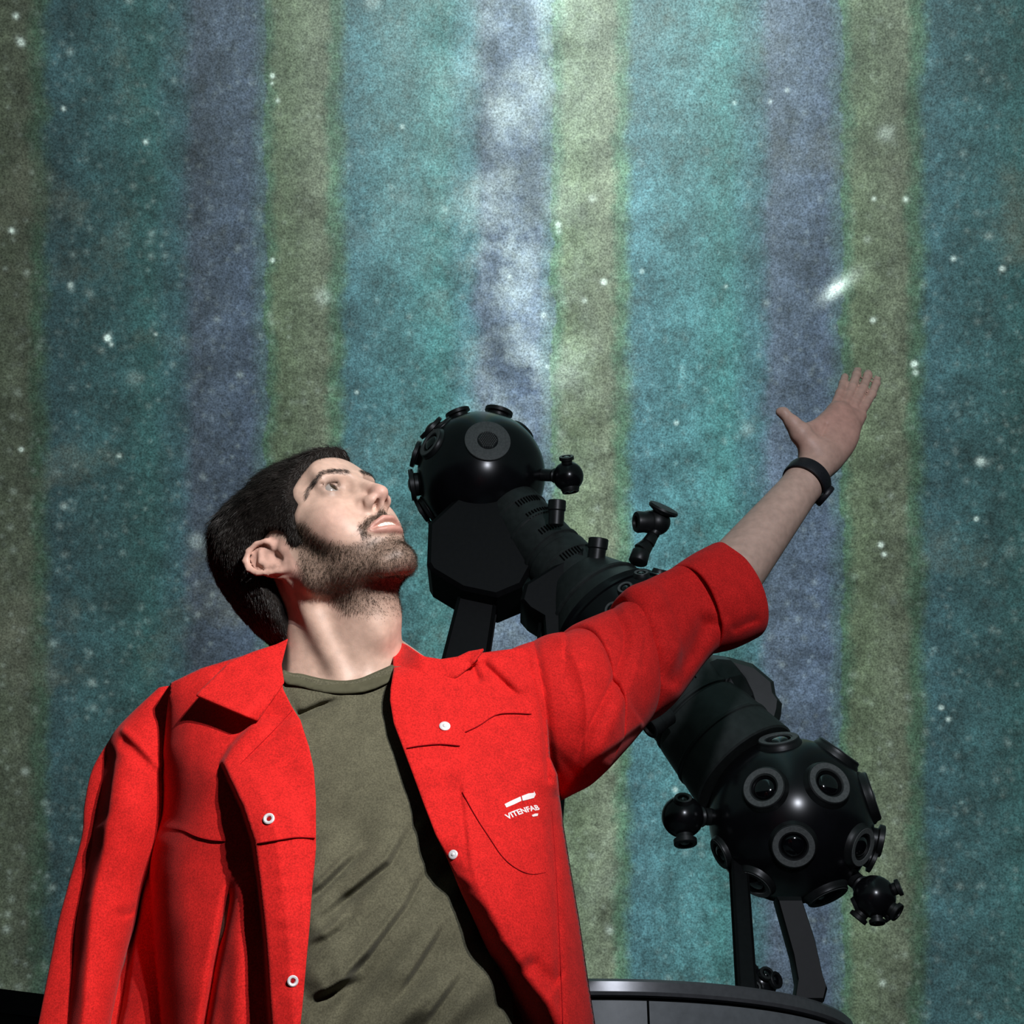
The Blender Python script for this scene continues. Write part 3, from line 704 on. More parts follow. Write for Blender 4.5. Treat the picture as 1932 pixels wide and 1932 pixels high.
def neck_sdf(p):
    d = cap(p, nk['skull'], PY(648, 1320, 1.865), .055, .062)
    d = smin(d, cap(p, nk['under'], PY(662, 1285, 1.832), .040, .046), .03)
    d = smin(d, cap(p, PY(582, 1290, 1.83), PY(604, 1150, 1.80), .040, .034), .03)
    d = smin(d, cap(p, PY(690, 1290, 1.83), PY(700, 1170, 1.79), .038, .034), .03)
    d = smin(d, cap(p, nk['mast'], PY(655, 1300, 1.786), .013, .009), .016)                   # neck cords
    d = smin(d, cap(p, nk['mastL'], PY(690, 1300, 1.79), .013, .010), .016)
    d = smin(d, ell(p, PY(712, 1190, 1.772), (.014, .016, .018)), .018)                        # Adam's apple
    d = smin(d, cap(p, PY(640, 1345, 1.88), PY(430, 1360, 1.89), .050, .042), .04)
    d = smin(d, cap(p, PY(650, 1365, 1.88), PY(870, 1392, 1.89), .048, .040), .03)
    d = smin(d, cap(p, PY(560, 1330, 1.815), PY(640, 1312, 1.792), .014, .009), .02)            # collar bones
    d = smin(d, cap(p, PY(770, 1325, 1.82), PY(690, 1312, 1.792), .014, .009), .02)
    return d
def trunk_sdf(p):
    d = ell(p, TMID, (.165, .095, .22))
    d = smin(d, ell(p, PY(700, 1900, 1.88), (.150, .09, .22)), .05)
    d = smin(d, cap(p, PY(480, 1370, 1.88), SH_R, .05, .048), .05); d = smin(d, cap(p, PY(850, 1360, 1.88), SH_L, .05, .048), .05)
    d = smin(d, chain(p, [tuple(SH_R)+(.034,), tuple(EL_R)+(.024,), tuple(WR_R)+(.026,)], .02), .03)
    d = smin(d, chain(p, [tuple(SH_L)+(.048,), tuple(EL_L)+(.036,)], .0), .03)
    return d
FW = {}
def PP(x, y, Y, r): return tuple(PY(x, y, Y))+(r,)
def arm_sdf(p):
    # forearm: two soft columns so that the wrist is flatter than the elbow
    d = cap(p, EL_L, PY(1385, 1077, 2.015), .037, .0440); d = np.minimum(d, cap(p, PY(1385, 1077, 2.015), PY(1520, 908, 2.058), .0440, .0290))
    d = smin(d, cap(p, PY(1517, 910, 2.058), PY(1548, 868, 2.075), .026, .027), .015)
    return d
HD = 2.09
fingers = [  # knuckle, joint, joint, tip (index, middle, ring, little)
 [(1573, 774, 2.095, .0080), (1585, 742, 2.116, .0068), (1591, 724, 2.133, .0064), (1594, 711, 2.148, .0056)],
 [(1591, 770, 2.102, .0082), (1608, 731, 2.128, .0069), (1616, 707, 2.148, .0065), (1619, 693, 2.165, .0056)],
 [(1609, 770, 2.108, .0080), (1628, 733, 2.135, .0068), (1637, 709, 2.155, .0064), (1641, 695, 2.170, .0055)],
 [(1626, 775, 2.113, .0074), (1645, 744, 2.135, .0062), (1653, 724, 2.150, .0058), (1656, 712, 2.160, .0050)]]
def hand_sdf(p):
    d = ell(p, PY(1572, 825, 2.088), (.034, .020, .046), np.array([[.83, 0, .56], [0, 1, 0], [-.56, 0, .83]]))
    d = smin(d, cap(p, PY(1545, 870, 2.076), PY(1588, 782, 2.10), .024, .018), .02)
    d = smin(d, cap(p, PY(1568, 862, 2.082), PY(1622, 785, 2.110), .019, .0110), .02)
    d = smin(d, cap(p, PY(1545, 858, 2.076), PY(1577, 780, 2.095), .019, .0125), .02)
    th = chain(p, [PP(1535, 850, 2.062, .0200), PP(1512, 820, 2.050, .0150), PP(1495, 798, 2.045, .0108), PP(1478, 779, 2.043, .0080), PP(1471, 777, 2.043, .0062)], .006)
    d = smin(d, th, .016)
    d = smin(d, cap(p, PY(1508, 815, 2.052), PY(1565, 795, 2.085), .010, .010), .014)        # web of the thumb
    fs = None
    for f in fingers:
        c = chain(p, [PP(*j) for j in f], .004)-.0006; fs = c if fs is None else smin(fs, c, .0012)
    d = smin(d, fs, .006)
    for (a, b) in zip(fingers[:-1], fingers[1:]):
        d = smax(d, -cap(p, PY((a[1][0]+b[1][0])/2, (a[1][1]+b[1][1])/2, a[1][2]-.006), PY((a[0][0]+b[0][0])/2+3, (a[0][1]+b[0][1])/2-4, a[0][2]-.012), .0022, .0014), .0015)
    d = smax(d, -cap(p, PY(1530, 872, 2.045), PY(1560, 800, 2.062), .0015), .004)            # palm creases
    return d
def low_hand(p):
    w_ = WR_R; dn = np.array([0, -.03, -1.0]); dn /= np.linalg.norm(dn); d = cap(p, w_, w_+dn*.03, .026, .028)
    d = smin(d, cap(p, w_+dn*.04, w_+dn*.09, .026, .030), .02)
    for i, (o, l) in enumerate([(-.027, .062), (-.009, .076), (.009, .070), (.025, .055)]):
        a = w_+dn*.10+np.array([0, o, 0]); b = a+dn*l*.55; c = a+dn*l+np.array([.012, 0, 0])
        d = smin(d, chain(p, [tuple(a)+(.010,), tuple(b)+(.009,), tuple(c)+(.0075,)], .003), .006)
    t0 = w_+dn*.04+np.array([0, -.02, 0]); d = smin(d, chain(p, [tuple(t0)+(.014,), tuple(t0+dn*.04+np.array([.01, -.022, 0]))+(.011,), tuple(t0+dn*.075+np.array([.018, -.02, 0]))+(.009,)], .004), .01)
    return d
def region(p, c, r): return np.linalg.norm(p-c, axis=1) < r
NECKC = PY(640, 1240, 1.82); HANDC = PY(1570, 800, 2.10); ARMC = PY(1440, 1000, 2.04); HC = HO
def body_sdf(p):
    d = np.full(len(p), 1.0); far = np.full(len(p), 1.0)
    def put(m, fn, k):
        if m.any(): d[m] = smin(d[m], fn(p[m]), k)
    # coarse distances keep the field sensible everywhere
    d = trunk_sdf(p)
    mh = region(p, HC, .20); far_h = np.linalg.norm(p-HC, axis=1)-.14
    dn = neck_sdf(p); d = smin(d, dn, .03)
    hh = far_h.copy()
    if mh.any(): hh[mh] = head_sdf(hl(p[mh]))
    d = smin(d, hh, .016)
    d = smin(d, arm_sdf(p), .02)
    ma = region(p, HANDC, .17); ha = np.linalg.norm(p-HANDC, axis=1)-.10
    if ma.any(): ha[ma] = hand_sdf(p[ma])
    d = smin(d, ha, .012)
    lh = np.linalg.norm(p-WR_R, axis=1)-.12; ml = lh < .12
    if ml.any(): lh[ml] = low_hand(p[ml])
    return smin(d, lh, .01)
def poly_sd(y, z, poly):
    """signed distance (inside positive) to a polygon in 2D"""
    P = np.array(poly, float); d = np.full(y.shape, 1e9); ins = np.zeros(y.shape, bool)
    for a, b in zip(P, np.roll(P, -1, 0)):
        e = b-a; L = max(e@e, 1e-12); t = np.clip(((y-a[0])*e[0]+(z-a[1])*e[1])/L, 0, 1)
        d = np.minimum(d, np.hypot(y-a[0]-t*e[0], z-a[1]-t*e[1]))
        c = ((a[1] > z) != (b[1] > z)) & (y < (b[0]-a[0])*(z-a[1])/((b[1]-a[1]) if abs(b[1]-a[1]) > 1e-12 else 1e-12)+a[0]); ins ^= c
    return np.where(ins, d, -d)
HAIRP = [(.096, .080), (.074, .077), (.058, .066), (.047, .054), (.045, .043), (.046, .030), (.036, .022), (.030, .004), (.027, -.012), (.012, -.012), (.012, .010), (.006, .024), (-.004, .032), (-.016, .034), (-.032, .030), (-.040, .012), (-.044, -.008), (-.048, -.022), (-.058, -.046), (-.074, -.075), (-.092, -.115), (-.20, -.125), (-.20, .30), (.2, .30), (.2, .088)]
BEARDP = [(.040, .012), (.026, .010), (.010, -.010), (.004, -.035), (-.004, -.060), (-.004, -.100), (.03, -.150), (.13, -.150), (.13, -.066), (.095, -.064), (.084, -.058), (.074, -.056), (.066, -.050), (.055, -.038), (.047, -.022), (.044, -.004)]
MUSTP = [(.130, -.0275), (.097, -.0280), (.086, -.0345), (.078, -.0480), (.074, -.0600), (.086, -.0560), (.0865, -.0500), (.096, -.0405), (.130, -.0395)]
def beard_mask(q):
    ax = np.abs(q[:, 0]); b = ss(poly_sd(q[:, 1], q[:, 2], BEARDP), -.005, .009)
    m = ss(poly_sd(q[:, 1], q[:, 2], MUSTP), -.0022, .0028)*(ax < .036)
    soul = ss(.012-ax, 0, .006)*(np.abs(q[:, 2]+.0655) < .006)*(q[:, 1] > .085)
    fade = ss(q[:, 2], -.150, -.085)
    return np.maximum(np.maximum(b*fade, m), soul*.6)
def lip_mask(q):
    ax = np.abs(q[:, 0])
    u = chain(np.c_[ax, q[:, 1:]], [(0, .1035, -.0430, .0052), (.008, .1025, -.0420, .0052), (.018, .0965, -.0452, .0042), (.0275, .0875, -.0500, .0020)])
    l = chain(np.c_[ax, q[:, 1:]], [(0, .1005, -.0560, .0060), (.010, .0985, -.0557, .0060), (.020, .0925, -.0535, .0042), (.0275, .0870, -.0505, .0020)])
    return 1-ss(np.minimum(u, l), -.0006, .0014)
def vnoise(p, s, seed=0):
    """cheap smooth 3D noise from a few sines"""
    r = np.random.RandomState(seed); o = np.zeros(len(p))
    for i in range(7):
        k = r.randn(3)*s; o += np.sin(p@k+r.rand()*6.28)
    return o/3.7
def set_col(me, name, c):
    a = me.color_attributes.new(name, 'FLOAT_COLOR', 'POINT'); a.data.foreach_set('color', np.c_[c, np.ones(len(c))].astype(np.float32).ravel())
def strands(name, P, D0, D1, L, r, mat, parent, seg=3):
    """tapered three-sided hairs: root P, leaving along D0 and bending to D1"""
    n = len(P); t = np.linspace(0, 1, seg+1); pts = []
    cur = P.copy(); pts.append(cur.copy())
    for i in range(seg):
        a = (i+.5)/seg; d = D0*(1-a)+D1*a; d /= np.linalg.norm(d, axis=1)[:, None]; cur = cur+d*(L/seg)[:, None]; pts.append(cur.copy())
    ax = pts[-1]-pts[0]; ax /= np.linalg.norm(ax, axis=1)[:, None]; ref = np.tile([.31, .17, .93], (n, 1)); s1 = np.cross(ax, ref); s1 /= np.linalg.norm(s1, axis=1)[:, None]; s2 = np.cross(ax, s1)
    V_ = []; K = 3
    for i in range(seg):
        rr = (r*(1-.75*i/seg))
        for k in range(K):
            a = 2*PI*k/K; V_.append(pts[i]+(s1*math.cos(a)+s2*math.sin(a))*rr[:, None] if np.ndim(rr) else pts[i]+(s1*math.cos(a)+s2*math.sin(a))*rr)
    V_.append(pts[-1]); m = seg*K+1
    VV = np.stack(V_, 1).reshape(-1, 3); F = []
    for i in range(seg-1):
        for k in range(K):
            a, b = i*K+k, i*K+(k+1) % K; F += [(a, b, b+K), (a, b+K, a+K)]
    for k in range(K): F.append(((seg-1)*K+k, (seg-1)*K+(k+1) % K, seg*K))
    F = np.array(F); FF = (np.arange(n)*m)[:, None, None]+F[None]
    o = mesh_np(name, VV, FF.reshape(-1, 3), mat, parent); tag(o, None, None, None, 'stuff'); return o
def build_person():
    root = empty('person', (PY(640, 1600, 1.86)[0], 1.87, 0))
    tag(root, 'bearded man in open red work jacket over olive tee, looking and reaching up', 'person')
    v, f = sdf_mesh(body_sdf, (-.78, 1.55, .50), (.64, 2.30, 2.24), .0022)
    v = relax(v, f, 2, .35)
    q = hl(v)
    # finer relief where it shows: head only, push vertices onto the exact surface
    o = mesh_np('body', v, f, MT['skin'], root)
    inh = np.linalg.norm(q, axis=1) < .22
    c = np.tile([.585, .395, .310], (len(v), 1))
    n1 = vnoise(v, 60, 1)[:, None]*.03; c = c*(1+n1)
    red = np.zeros(len(v))
    qa = np.c_[np.abs(q[:, 0]), q[:, 1:]]
    red += np.exp(-np.linalg.norm(qa-[.042, .065, -.018], axis=1)**2/(2*.018**2))*.7
    red += np.exp(-np.linalg.norm(qa-[.004, .115, -.012], axis=1)**2/(2*.012**2))*.9
    red += ((qa[:, 0] > .074) & (q[:, 1] < .01) & (q[:, 1] > -.06))*.7
    hand = np.exp(-np.linalg.norm(v-HANDC, axis=1)**2/(2*.07**2)); red += hand*.9
    red = np.clip(red, 0, 1)[:, None]
    c = c*(1-red*np.array([.02, .16, .14])); c = c*(1-hand[:, None]*np.array([.06, .14, .16]))
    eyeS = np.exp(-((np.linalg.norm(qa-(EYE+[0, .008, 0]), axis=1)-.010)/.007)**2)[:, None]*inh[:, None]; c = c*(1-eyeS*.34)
    bm_ = (beard_mask(q)*inh)[:, None]; c = c*(1-bm_*.72)+np.array([.075, .052, .036])*bm_*.72
    q2 = np.c_[qa[:, 0], qa[:, 1]*0, qa[:, 2]]; br = chain(q2, [(.011, 0, .0385, .0022), (.024, 0, .0440, .0030), (.040, 0, .0465, .0022), (.052, 0, .0400, .0012), (.057, 0, .0310, .0003)])+.05*(q[:, 1] < .04)
    brm = (1-ss(br, -.0005, .0025))[:, None]*inh[:, None]; c = c*(1-brm*.55)
    lp = (lip_mask(q)*inh)[:, None]; c = c*(1-lp)+np.array([.50, .255, .205])*lp
    # scalp under the hair
    hm = (ss(poly_sd(q[:, 1], q[:, 2], HAIRP), -.006, .004)*inh*((qa[:, 0] < .071) | (q[:, 2] > .04) | (q[:, 1] < -.045)))[:, None]
    c = c*(1-hm*.92)+np.array([.02, .015, .012])*hm*.92
    set_col(o.data, 'Col', np.clip(c, 0, 1))
    # eyes
    for s, nm in ((1, 'eyeball'), (-1, 'eyeball')):
        ce = EYE*np.array([s, 1, 1]); g = np.array([-.12, .96, .13]); g /= np.linalg.norm(g)
        bm = bmesh.new(); bmesh.ops.create_uvsphere(bm, u_segments=64, v_segments=48, radius=.0122)
        gz = V(HR@g); Rm = gz.to_track_quat('Z', 'Y').to_matrix().to_4x4()
        me = bpy.data.meshes.new('eyeball'); bm.to_mesh(me); bm.free()
        co = np.zeros(len(me.vertices)*3); me.vertices.foreach_get('co', co); co = co.reshape(-1, 3)
        ang = np.degrees(np.arccos(np.clip(co[:, 2]/.0122, -1, 1)))
        cc = np.where((ang < 12)[:, None], [.004, .004, .004], np.where((ang < 29)[:, None], [.035, .022, .012], np.where((ang < 33)[:, None], [.02, .015, .012], [.27, .24, .22])))
        set_col(me, 'Col', cc); me.materials.append(MT['eye']); me.polygons.foreach_set('use_smooth', [True]*len(me.polygons))
        e = link(bpy.data.objects.new(nm, me), root); e.matrix_basis = Matrix.Translation(V(hw(ce))) @ Rm
    # teeth: a curved row behind the lips
    T = []; bm = bmesh.new()
    for i in range(-3, 4):
        a = i*.0058; y = .0972-16*a*a
        p = hw((a, y, -.0485)); w2 = .0029
        vs8 = []
        for dx in (-w2, w2):
            for dy in (-.004, .0012):
                for dz in (-.0045, .006): vs8.append(bm.verts.new(V(hw((a+dx, y+dy-(2*16*a*dx), -.0475+dz)))))
        for q4 in ((0, 1, 3, 2), (4, 6, 7, 5), (0, 4, 5, 1), (2, 3, 7, 6), (0, 2, 6, 4), (1, 5, 7, 3)): bm.faces.new([vs8[k] for k in q4])
    bmesh.ops.bevel(bm, geom=bm.edges[:], offset=.0006, segments=2, affect='EDGES')
    bm_obj('teeth', bm, MT['teeth'], root, 60)
    # hair volume
    def hair_sdf(p):
        q = hl(p); d = head_noear(q)
        top = ss(q[:, 2], .055, .115); fr = ss(q[:, 1], -.02, .08)
        back = ss(-q[:, 1], .02, .08)
        th = .0035+.011*top*(1-.35*fr)+.007*ss(q[:, 2], .02, .07)*(1-fr*.6)+.009*back*ss(q[:, 2], -.09, -.02)
        th = th+vnoise(q*[1, .35, 1], 260, 3)*.0011*(.4+top)+vnoise(q*[1, .4, 1], 110, 5)*.0018*(.3+top)
        sd = poly_sd(q[:, 1]-.0*q[:, 0], q[:, 2]+.10*np.maximum(0, .03-np.abs(q[:, 0]))*0, HAIRP)
        th = -.003+(th+.003)*ss(sd, -.004, .006)
        inner = -(d+.006)
        return smax(smax(d-th, inner, .001), -sd-.003, .002)*.9
    def head_noear(q0):
        q = q0.copy(); q[:, 0] = np.abs(q[:, 0])
        d = ell(q, (0, -.018, .031), (.073, .092, .080)); d = smin(d, ell(q, (0, .021, .036), (.060, .062, .056)), .03)
        d = smin(d, ell(q, (0, .030, -.012), (.060, .056, .060)), .025)
        d = smin(d, ell(q, (0, .073, .056), (.040, .014, .026)), .02)
        d = smin(d, cap(q, (.060, -.004, -.005), (.054, .000, -.052), .014, .015), .022)
        d = smin(d, ell(q, (0, -.060, .028), (.077, .082, .085)), .02); d = smin(d, ell(q, (0, -.066, -.018), (.066, .060, .064)), .02)
        d = smin(d, cap(q, (0, -.045, -.03), (0, -.080, -.110), .062, .056), .03)
        return d
    hv, hf = sdf_mesh(hair_sdf, HO-.19, HO+.21, .0020)
    hv = relax(hv, hf, 1, .3); hair = mesh_np('hair', hv, hf, MT['hair_base'], root)
    hn = vnormals(hv, hf); qh = hl(hv)
    outer = head_noear(qh) > .0004
    idx = np.where(outer)[0]; pick = np.random.choice(idx, 34000)
    P = hv[pick]+np.random.randn(len(pick), 3)*.0007; nn = hn[pick]; ql = qh[pick]
    nl = nn@HR
    flow = np.stack([np.sign(ql[:, 0])*.15*np.ones(len(ql)), -.9-0*ql[:, 0], .15-1.1*ss(-ql[:, 1], -.02, .09)-.9*ss(.07-ql[:, 2], 0, .06)], 1)
    flow += np.random.randn(len(ql), 3)*.22
    flow -= nl*(flow*nl).sum(1)[:, None]; flow /= np.linalg.norm(flow, axis=1)[:, None]
    fw = flow@HR.T; topk = ss(ql[:, 2], .05, .11)
    L = .006+.016*topk*np.random.rand(len(ql))+.004*np.random.rand(len(ql))
    D0 = fw+nn*(.30+.25*np.random.rand(len(ql)))[:, None]; D1 = fw+nn*(.02+.12*np.random.randn(len(ql)))[:, None]
    strands('hair_strands', P-nn*.001, D0, D1, L, np.full(len(L), .00022), MT['hair'], hair)
    # beard, moustache, brows
    m = beard_mask(q)*inh*(1-lip_mask(q)); m[(np.linalg.norm(qa-[.079, -.012, .005], axis=1) < .036)] = 0
    bn = vnormals(v, f)
    pr = m*(1+1.2*((q[:, 1] > .08) & (q[:, 2] > -.05))); pr = pr/pr.sum(); pick = np.random.choice(len(v), 17000, p=pr); P = v[pick]+np.random.randn(len(pick), 3)*.0009; nn = bn[pick]; ql = q[pick]
    fl = np.stack([np.sign(ql[:, 0])*.1, .25*np.ones(len(ql)), -np.ones(len(ql))], 1)+np.random.randn(len(ql), 3)*.35
    fl[:, 0] += np.where((ql[:, 2] > -.045) & (ql[:, 1] > .08), np.sign(ql[:, 0])*1.0, 0)
    fw = fl@HR.T; fw -= nn*(fw*nn).sum(1)[:, None]; fw /= np.linalg.norm(fw, axis=1)[:, None]
    low = ss(-ql[:, 2], .10, .14); L = (.0028+.0040*np.random.rand(len(ql)))*(1-.55*low)
    strands('beard', P-nn*.0008, fw*.6+nn*.8, fw+nn*.25, L, np.full(len(L), .00016), MT['beard'], root)
    pb = brm[:, 0]**2; pick = np.random.choice(len(v), 1300, p=pb/pb.sum()); P = v[pick]+np.random.randn(len(pick), 3)*.0007; nn = bn[pick]; ql = q[pick]
    fl = np.stack([np.sign(ql[:, 0])*1.0, -.45*np.ones(len(ql)), .45-30*(np.abs(ql[:, 0])-.02)], 1)+np.random.randn(len(ql), 3)*.2
    fw = fl@HR.T; fw -= nn*(fw*nn).sum(1)[:, None]; fw /= np.linalg.norm(fw, axis=1)[:, None]
    strands('eyebrows', P-nn*.0006, fw*.8+nn*.5, fw+nn*.1, np.full(len(P), .0050), np.full(len(P), .00014), MT['hair'], root)
    # upper lashes
    tt = np.linspace(-.9, .9, 26); LP_ = []; LD = []
    for s in (1, -1):
        for t in tt:
            p = EYE+np.array([.0128*t, .0128*math.sqrt(max(0, 1-(t*.85)**2))+.0006, .0050*math.sqrt(1-t*t)+.0]); p[0] *= s
            LP_.append(hw(p)); LD.append(HR@np.array([s*t*.5, .9, .35]))
    LP_ = np.array(LP_); LD = np.array(LD); strands('eyelashes', LP_, LD, LD+HR@np.array([0, 0, .7]), np.full(len(LP_), .0065), np.full(len(LP_), .00018), MT['hair'], root)
    return root
# ------------------------------------------------------------------ clothes: cut sheets with folds
def pl_dist(x, y, poly):
    """distance, signed distance (right-hand side positive when going down the picture) and running parameter"""
    P = np.array(poly, float); L = np.r_[0, np.cumsum(np.hypot(*np.diff(P, axis=0).T))]; tot = L[-1]
    D = np.full(x.shape, 1e9); S = np.zeros(x.shape); T = np.zeros(x.shape)
    for i in range(len(P)-1):
        a, b = P[i], P[i+1]; e = b-a; l2 = e@e; t = np.clip(((x-a[0])*e[0]+(y-a[1])*e[1])/l2, 0, 1)
        rx, ry = x-a[0]-t*e[0], y-a[1]-t*e[1]; d = np.hypot(rx, ry); m = d < D
        D[m] = d[m]; S[m] = -np.sign(e[0]*(y-a[1])-e[1]*(x-a[0]))[m]*d[m]; T[m] = ((L[i]+t*math.sqrt(l2))/tot)[m]
    return D, S, T
def env(T, a=.15, b=.15): return ss(T, 0, a)*(1-ss(T, 1-b, 1)) if b > 0 else ss(T, 0, a)
def valley(x, y, poly, w, A, a=.2, b=.2):
    D, S, T = pl_dist(x, y, poly); return A*np.exp(-(D/w)**2)*(env(T, a, b) if (a or b) else 1)
def step(x, y, poly, A, ws, wl, a=.15, b=.15, side=1):
    """overlap: one side stands nearer to us by A, sharply along the line, fading over wl"""
    D, S, T = pl_dist(x, y, poly); S = S*side
    return -A*ss(S, -ws, ws*.2)*np.exp(-np.maximum(S, 0)/wl)*env(T, a, b)
def rnd(x, y, poly, Rp, Rm):
    D, S, T = pl_dist(x, y, poly); k = 1-np.clip(D/Rp, 0, 1); return Rm*(1-np.sqrt(np.maximum(0, 1-k*k)))
def n2(x, y, sx, sy, seed, ang=0.0):
    c, s = math.cos(ang), math.sin(ang); u = (x*c+y*s)/sx; v = (-x*s+y*c)/sy; r = np.random.RandomState(seed); o = np.zeros(x.shape)
    for i in range(9):
        a = r.rand()*6.28; f = .6+1.0*r.rand(); o += np.sin(u*f*math.cos(a)*2+v*f*math.sin(a)*2+r.rand()*6.28)
    return o/4
def smooth_poly(P, it=2, closed=True, hard=()):
    P = [np.array(p, float) for p in P]
    for _ in range(it):
        Q = []; n = len(P)
        for i in range(n if closed else n-1):
            a, b = P[i], P[(i+1) % n]; Q += [a*.75+b*.25, a*.25+b*.75]
        if not closed: Q = [P[0]]+Q+[P[-1]]
        P = Q
    return np.array(P)
def resample(P, stp, closed=True):
    P = np.array(P, float)
    if closed: P = np.vstack([P, P[:1]])
    L = np.r_[0, np.cumsum(np.hypot(*np.diff(P, axis=0).T))]; n = max(3, int(round(L[-1]/stp)))
    t = np.linspace(0, L[-1], n, endpoint=not closed); return np.c_[np.interp(t, L, P[:, 0]), np.interp(t, L, P[:, 1])]
def cut(outline, Yfn, stp=5.0, sm=1):
    """triangulated cloth whose outline is cut to shape; returns world vertices and faces"""
    O = resample(smooth_poly(outline, sm) if sm else outline, stp)
    x0, y0 = O.min(0); x1, y1 = O.max(0)
    gx, gy = np.meshgrid(np.arange(x0, x1, stp), np.arange(y0, y1, stp*.866)); gx = gx+(np.arange(gx.shape[0]) % 2)[:, None]*stp*.5
    gx, gy = gx.ravel(), gy.ravel(); k = poly_sd(gx, gy, O) > stp*.6; G = np.c_[gx[k], gy[k]]
    pts = np.vstack([O, G]); n = len(O)
    r = delaunay_2d_cdt([Vector(p) for p in pts], [(i, (i+1) % n) for i in range(n)], [list(range(n))], 1, 1e-4)
    v = np.array([tuple(p) for p in r[0]]); f = np.array([t for t in r[2]], np.int32)
    return PY(v[:, 0], v[:, 1], Yfn(v[:, 0], v[:, 1])), f
def cloth(name, parts, mat, parent, thick=.0022):
    V_ = []; F = []; o = 0
    for v, f in parts: V_.append(v); F.append(f+o); o += len(v)
    ob = mesh_np(name, np.vstack(V_), np.vstack(F), mat, parent)
    m = ob.modifiers.new('thickness', 'SOLIDIFY'); m.thickness = thick; m.offset = 0; m.use_rim = True
    return ob
def tube_cloth(stations, dfn, nseg=72, sub=10, flat=.85, sq=2.0):
    """sleeve: stations are (edge A pixel, edge B pixel, depth of axis, half thickness factor)"""
    S = np.array([[a[0], a[1], b[0], b[1], Y, k] for (a, b, Y, k) in stations], float)
    m = len(S); t = np.linspace(0, m-1, (m-1)*sub+1); i = np.clip(t.astype(int), 0, m-2); f = (t-i)[:, None]
    g = lambda j: S[np.clip(j, 0, m-1)]
    p0, p1, p2, p3 = g(i-1), g(i), g(i+1), g(i+2)
    C = .5*((2*p1)+(-p0+p2)*f+(2*p0-5*p1+4*p2-p3)*f**2+(-p0+3*p1-3*p2+p3)*f**3)
    A = PY(C[:, 0], C[:, 1], C[:, 4]); B = PY(C[:, 2], C[:, 3], C[:, 4]); cen = (A+B)/2
    ax = np.gradient(cen, axis=0); ax /= np.linalg.norm(ax, axis=1)[:, None]
    h = (A-B)/2; h = h-ax*(h*ax).sum(1)[:, None]*.0
    wv = np.cross(ax, h); wv = wv*np.sign((wv*(CAM-cen)).sum(1))[:, None]; wv = wv*C[:, 5:6]
    ph = np.linspace(0, 2*PI, nseg, endpoint=False); c, s = np.cos(ph), np.sin(ph)
    c = np.sign(c)*np.abs(c)**(2/sq); s = np.sign(s)*np.abs(s)**(2/sq)
    P = cen[:, None]+h[:, None]*c[None, :, None]+wv[:, None]*s[None, :, None]
    # folds are drawn where they are seen: project, displace in depth on the near side
    d = P-CAM; z = d@F_; px = 966+FPX*(d@X_)/z; py = 966-FPX*(d@U_)/z
    near = ss(s, -.05, .35)[None, :]
    dY = dfn(px.ravel(), py.ravel()).reshape(px.shape)*near
    wl = np.linalg.norm(wv, axis=1); dY = np.minimum(dY, .80*wl[:, None]*np.maximum(s, 0)[None, :])
    nrm = wv/wl[:, None]
    P = P-nrm[:, None]*dY[..., None]
    R_, K = P.shape[:2]; idx = np.arange(R_*K).reshape(R_, K)
    q = np.stack([idx[:-1], np.roll(idx, -1, 1)[:-1], np.roll(idx, -1, 1)[1:], idx[1:]], -1).reshape(-1, 4).astype(np.int32)
    tri = np.vstack([q[:, [0, 1, 2]], q[:, [0, 2, 3]]])
    return P.reshape(-1, 3), tri, (px, py)
def strip(poly, Yfn, wpx, up=.0012, sm=2, stp=4):
    P = resample(smooth_poly(poly, sm, False), stp, False); d = np.gradient(P, axis=0); d /= np.linalg.norm(d, axis=1)[:, None]; nn = np.c_[-d[:, 1], d[:, 0]]
    V_ = []
    for k, u in ((-1, 0), (-.4, 1), (.4, 1), (1, 0)):
        Q = P+nn*k*wpx/2; V_.append(PY(Q[:, 0], Q[:, 1], Yfn(Q[:, 0], Q[:, 1])-.0011-up*u))
    n = len(P); V_ = np.vstack(V_); F = []
    for r in range(3):
        for i in range(n-1): a = r*n+i; F += [(a, a+1, a+n+1), (a, a+n+1, a+n)]
    return V_, np.array(F, np.int32)

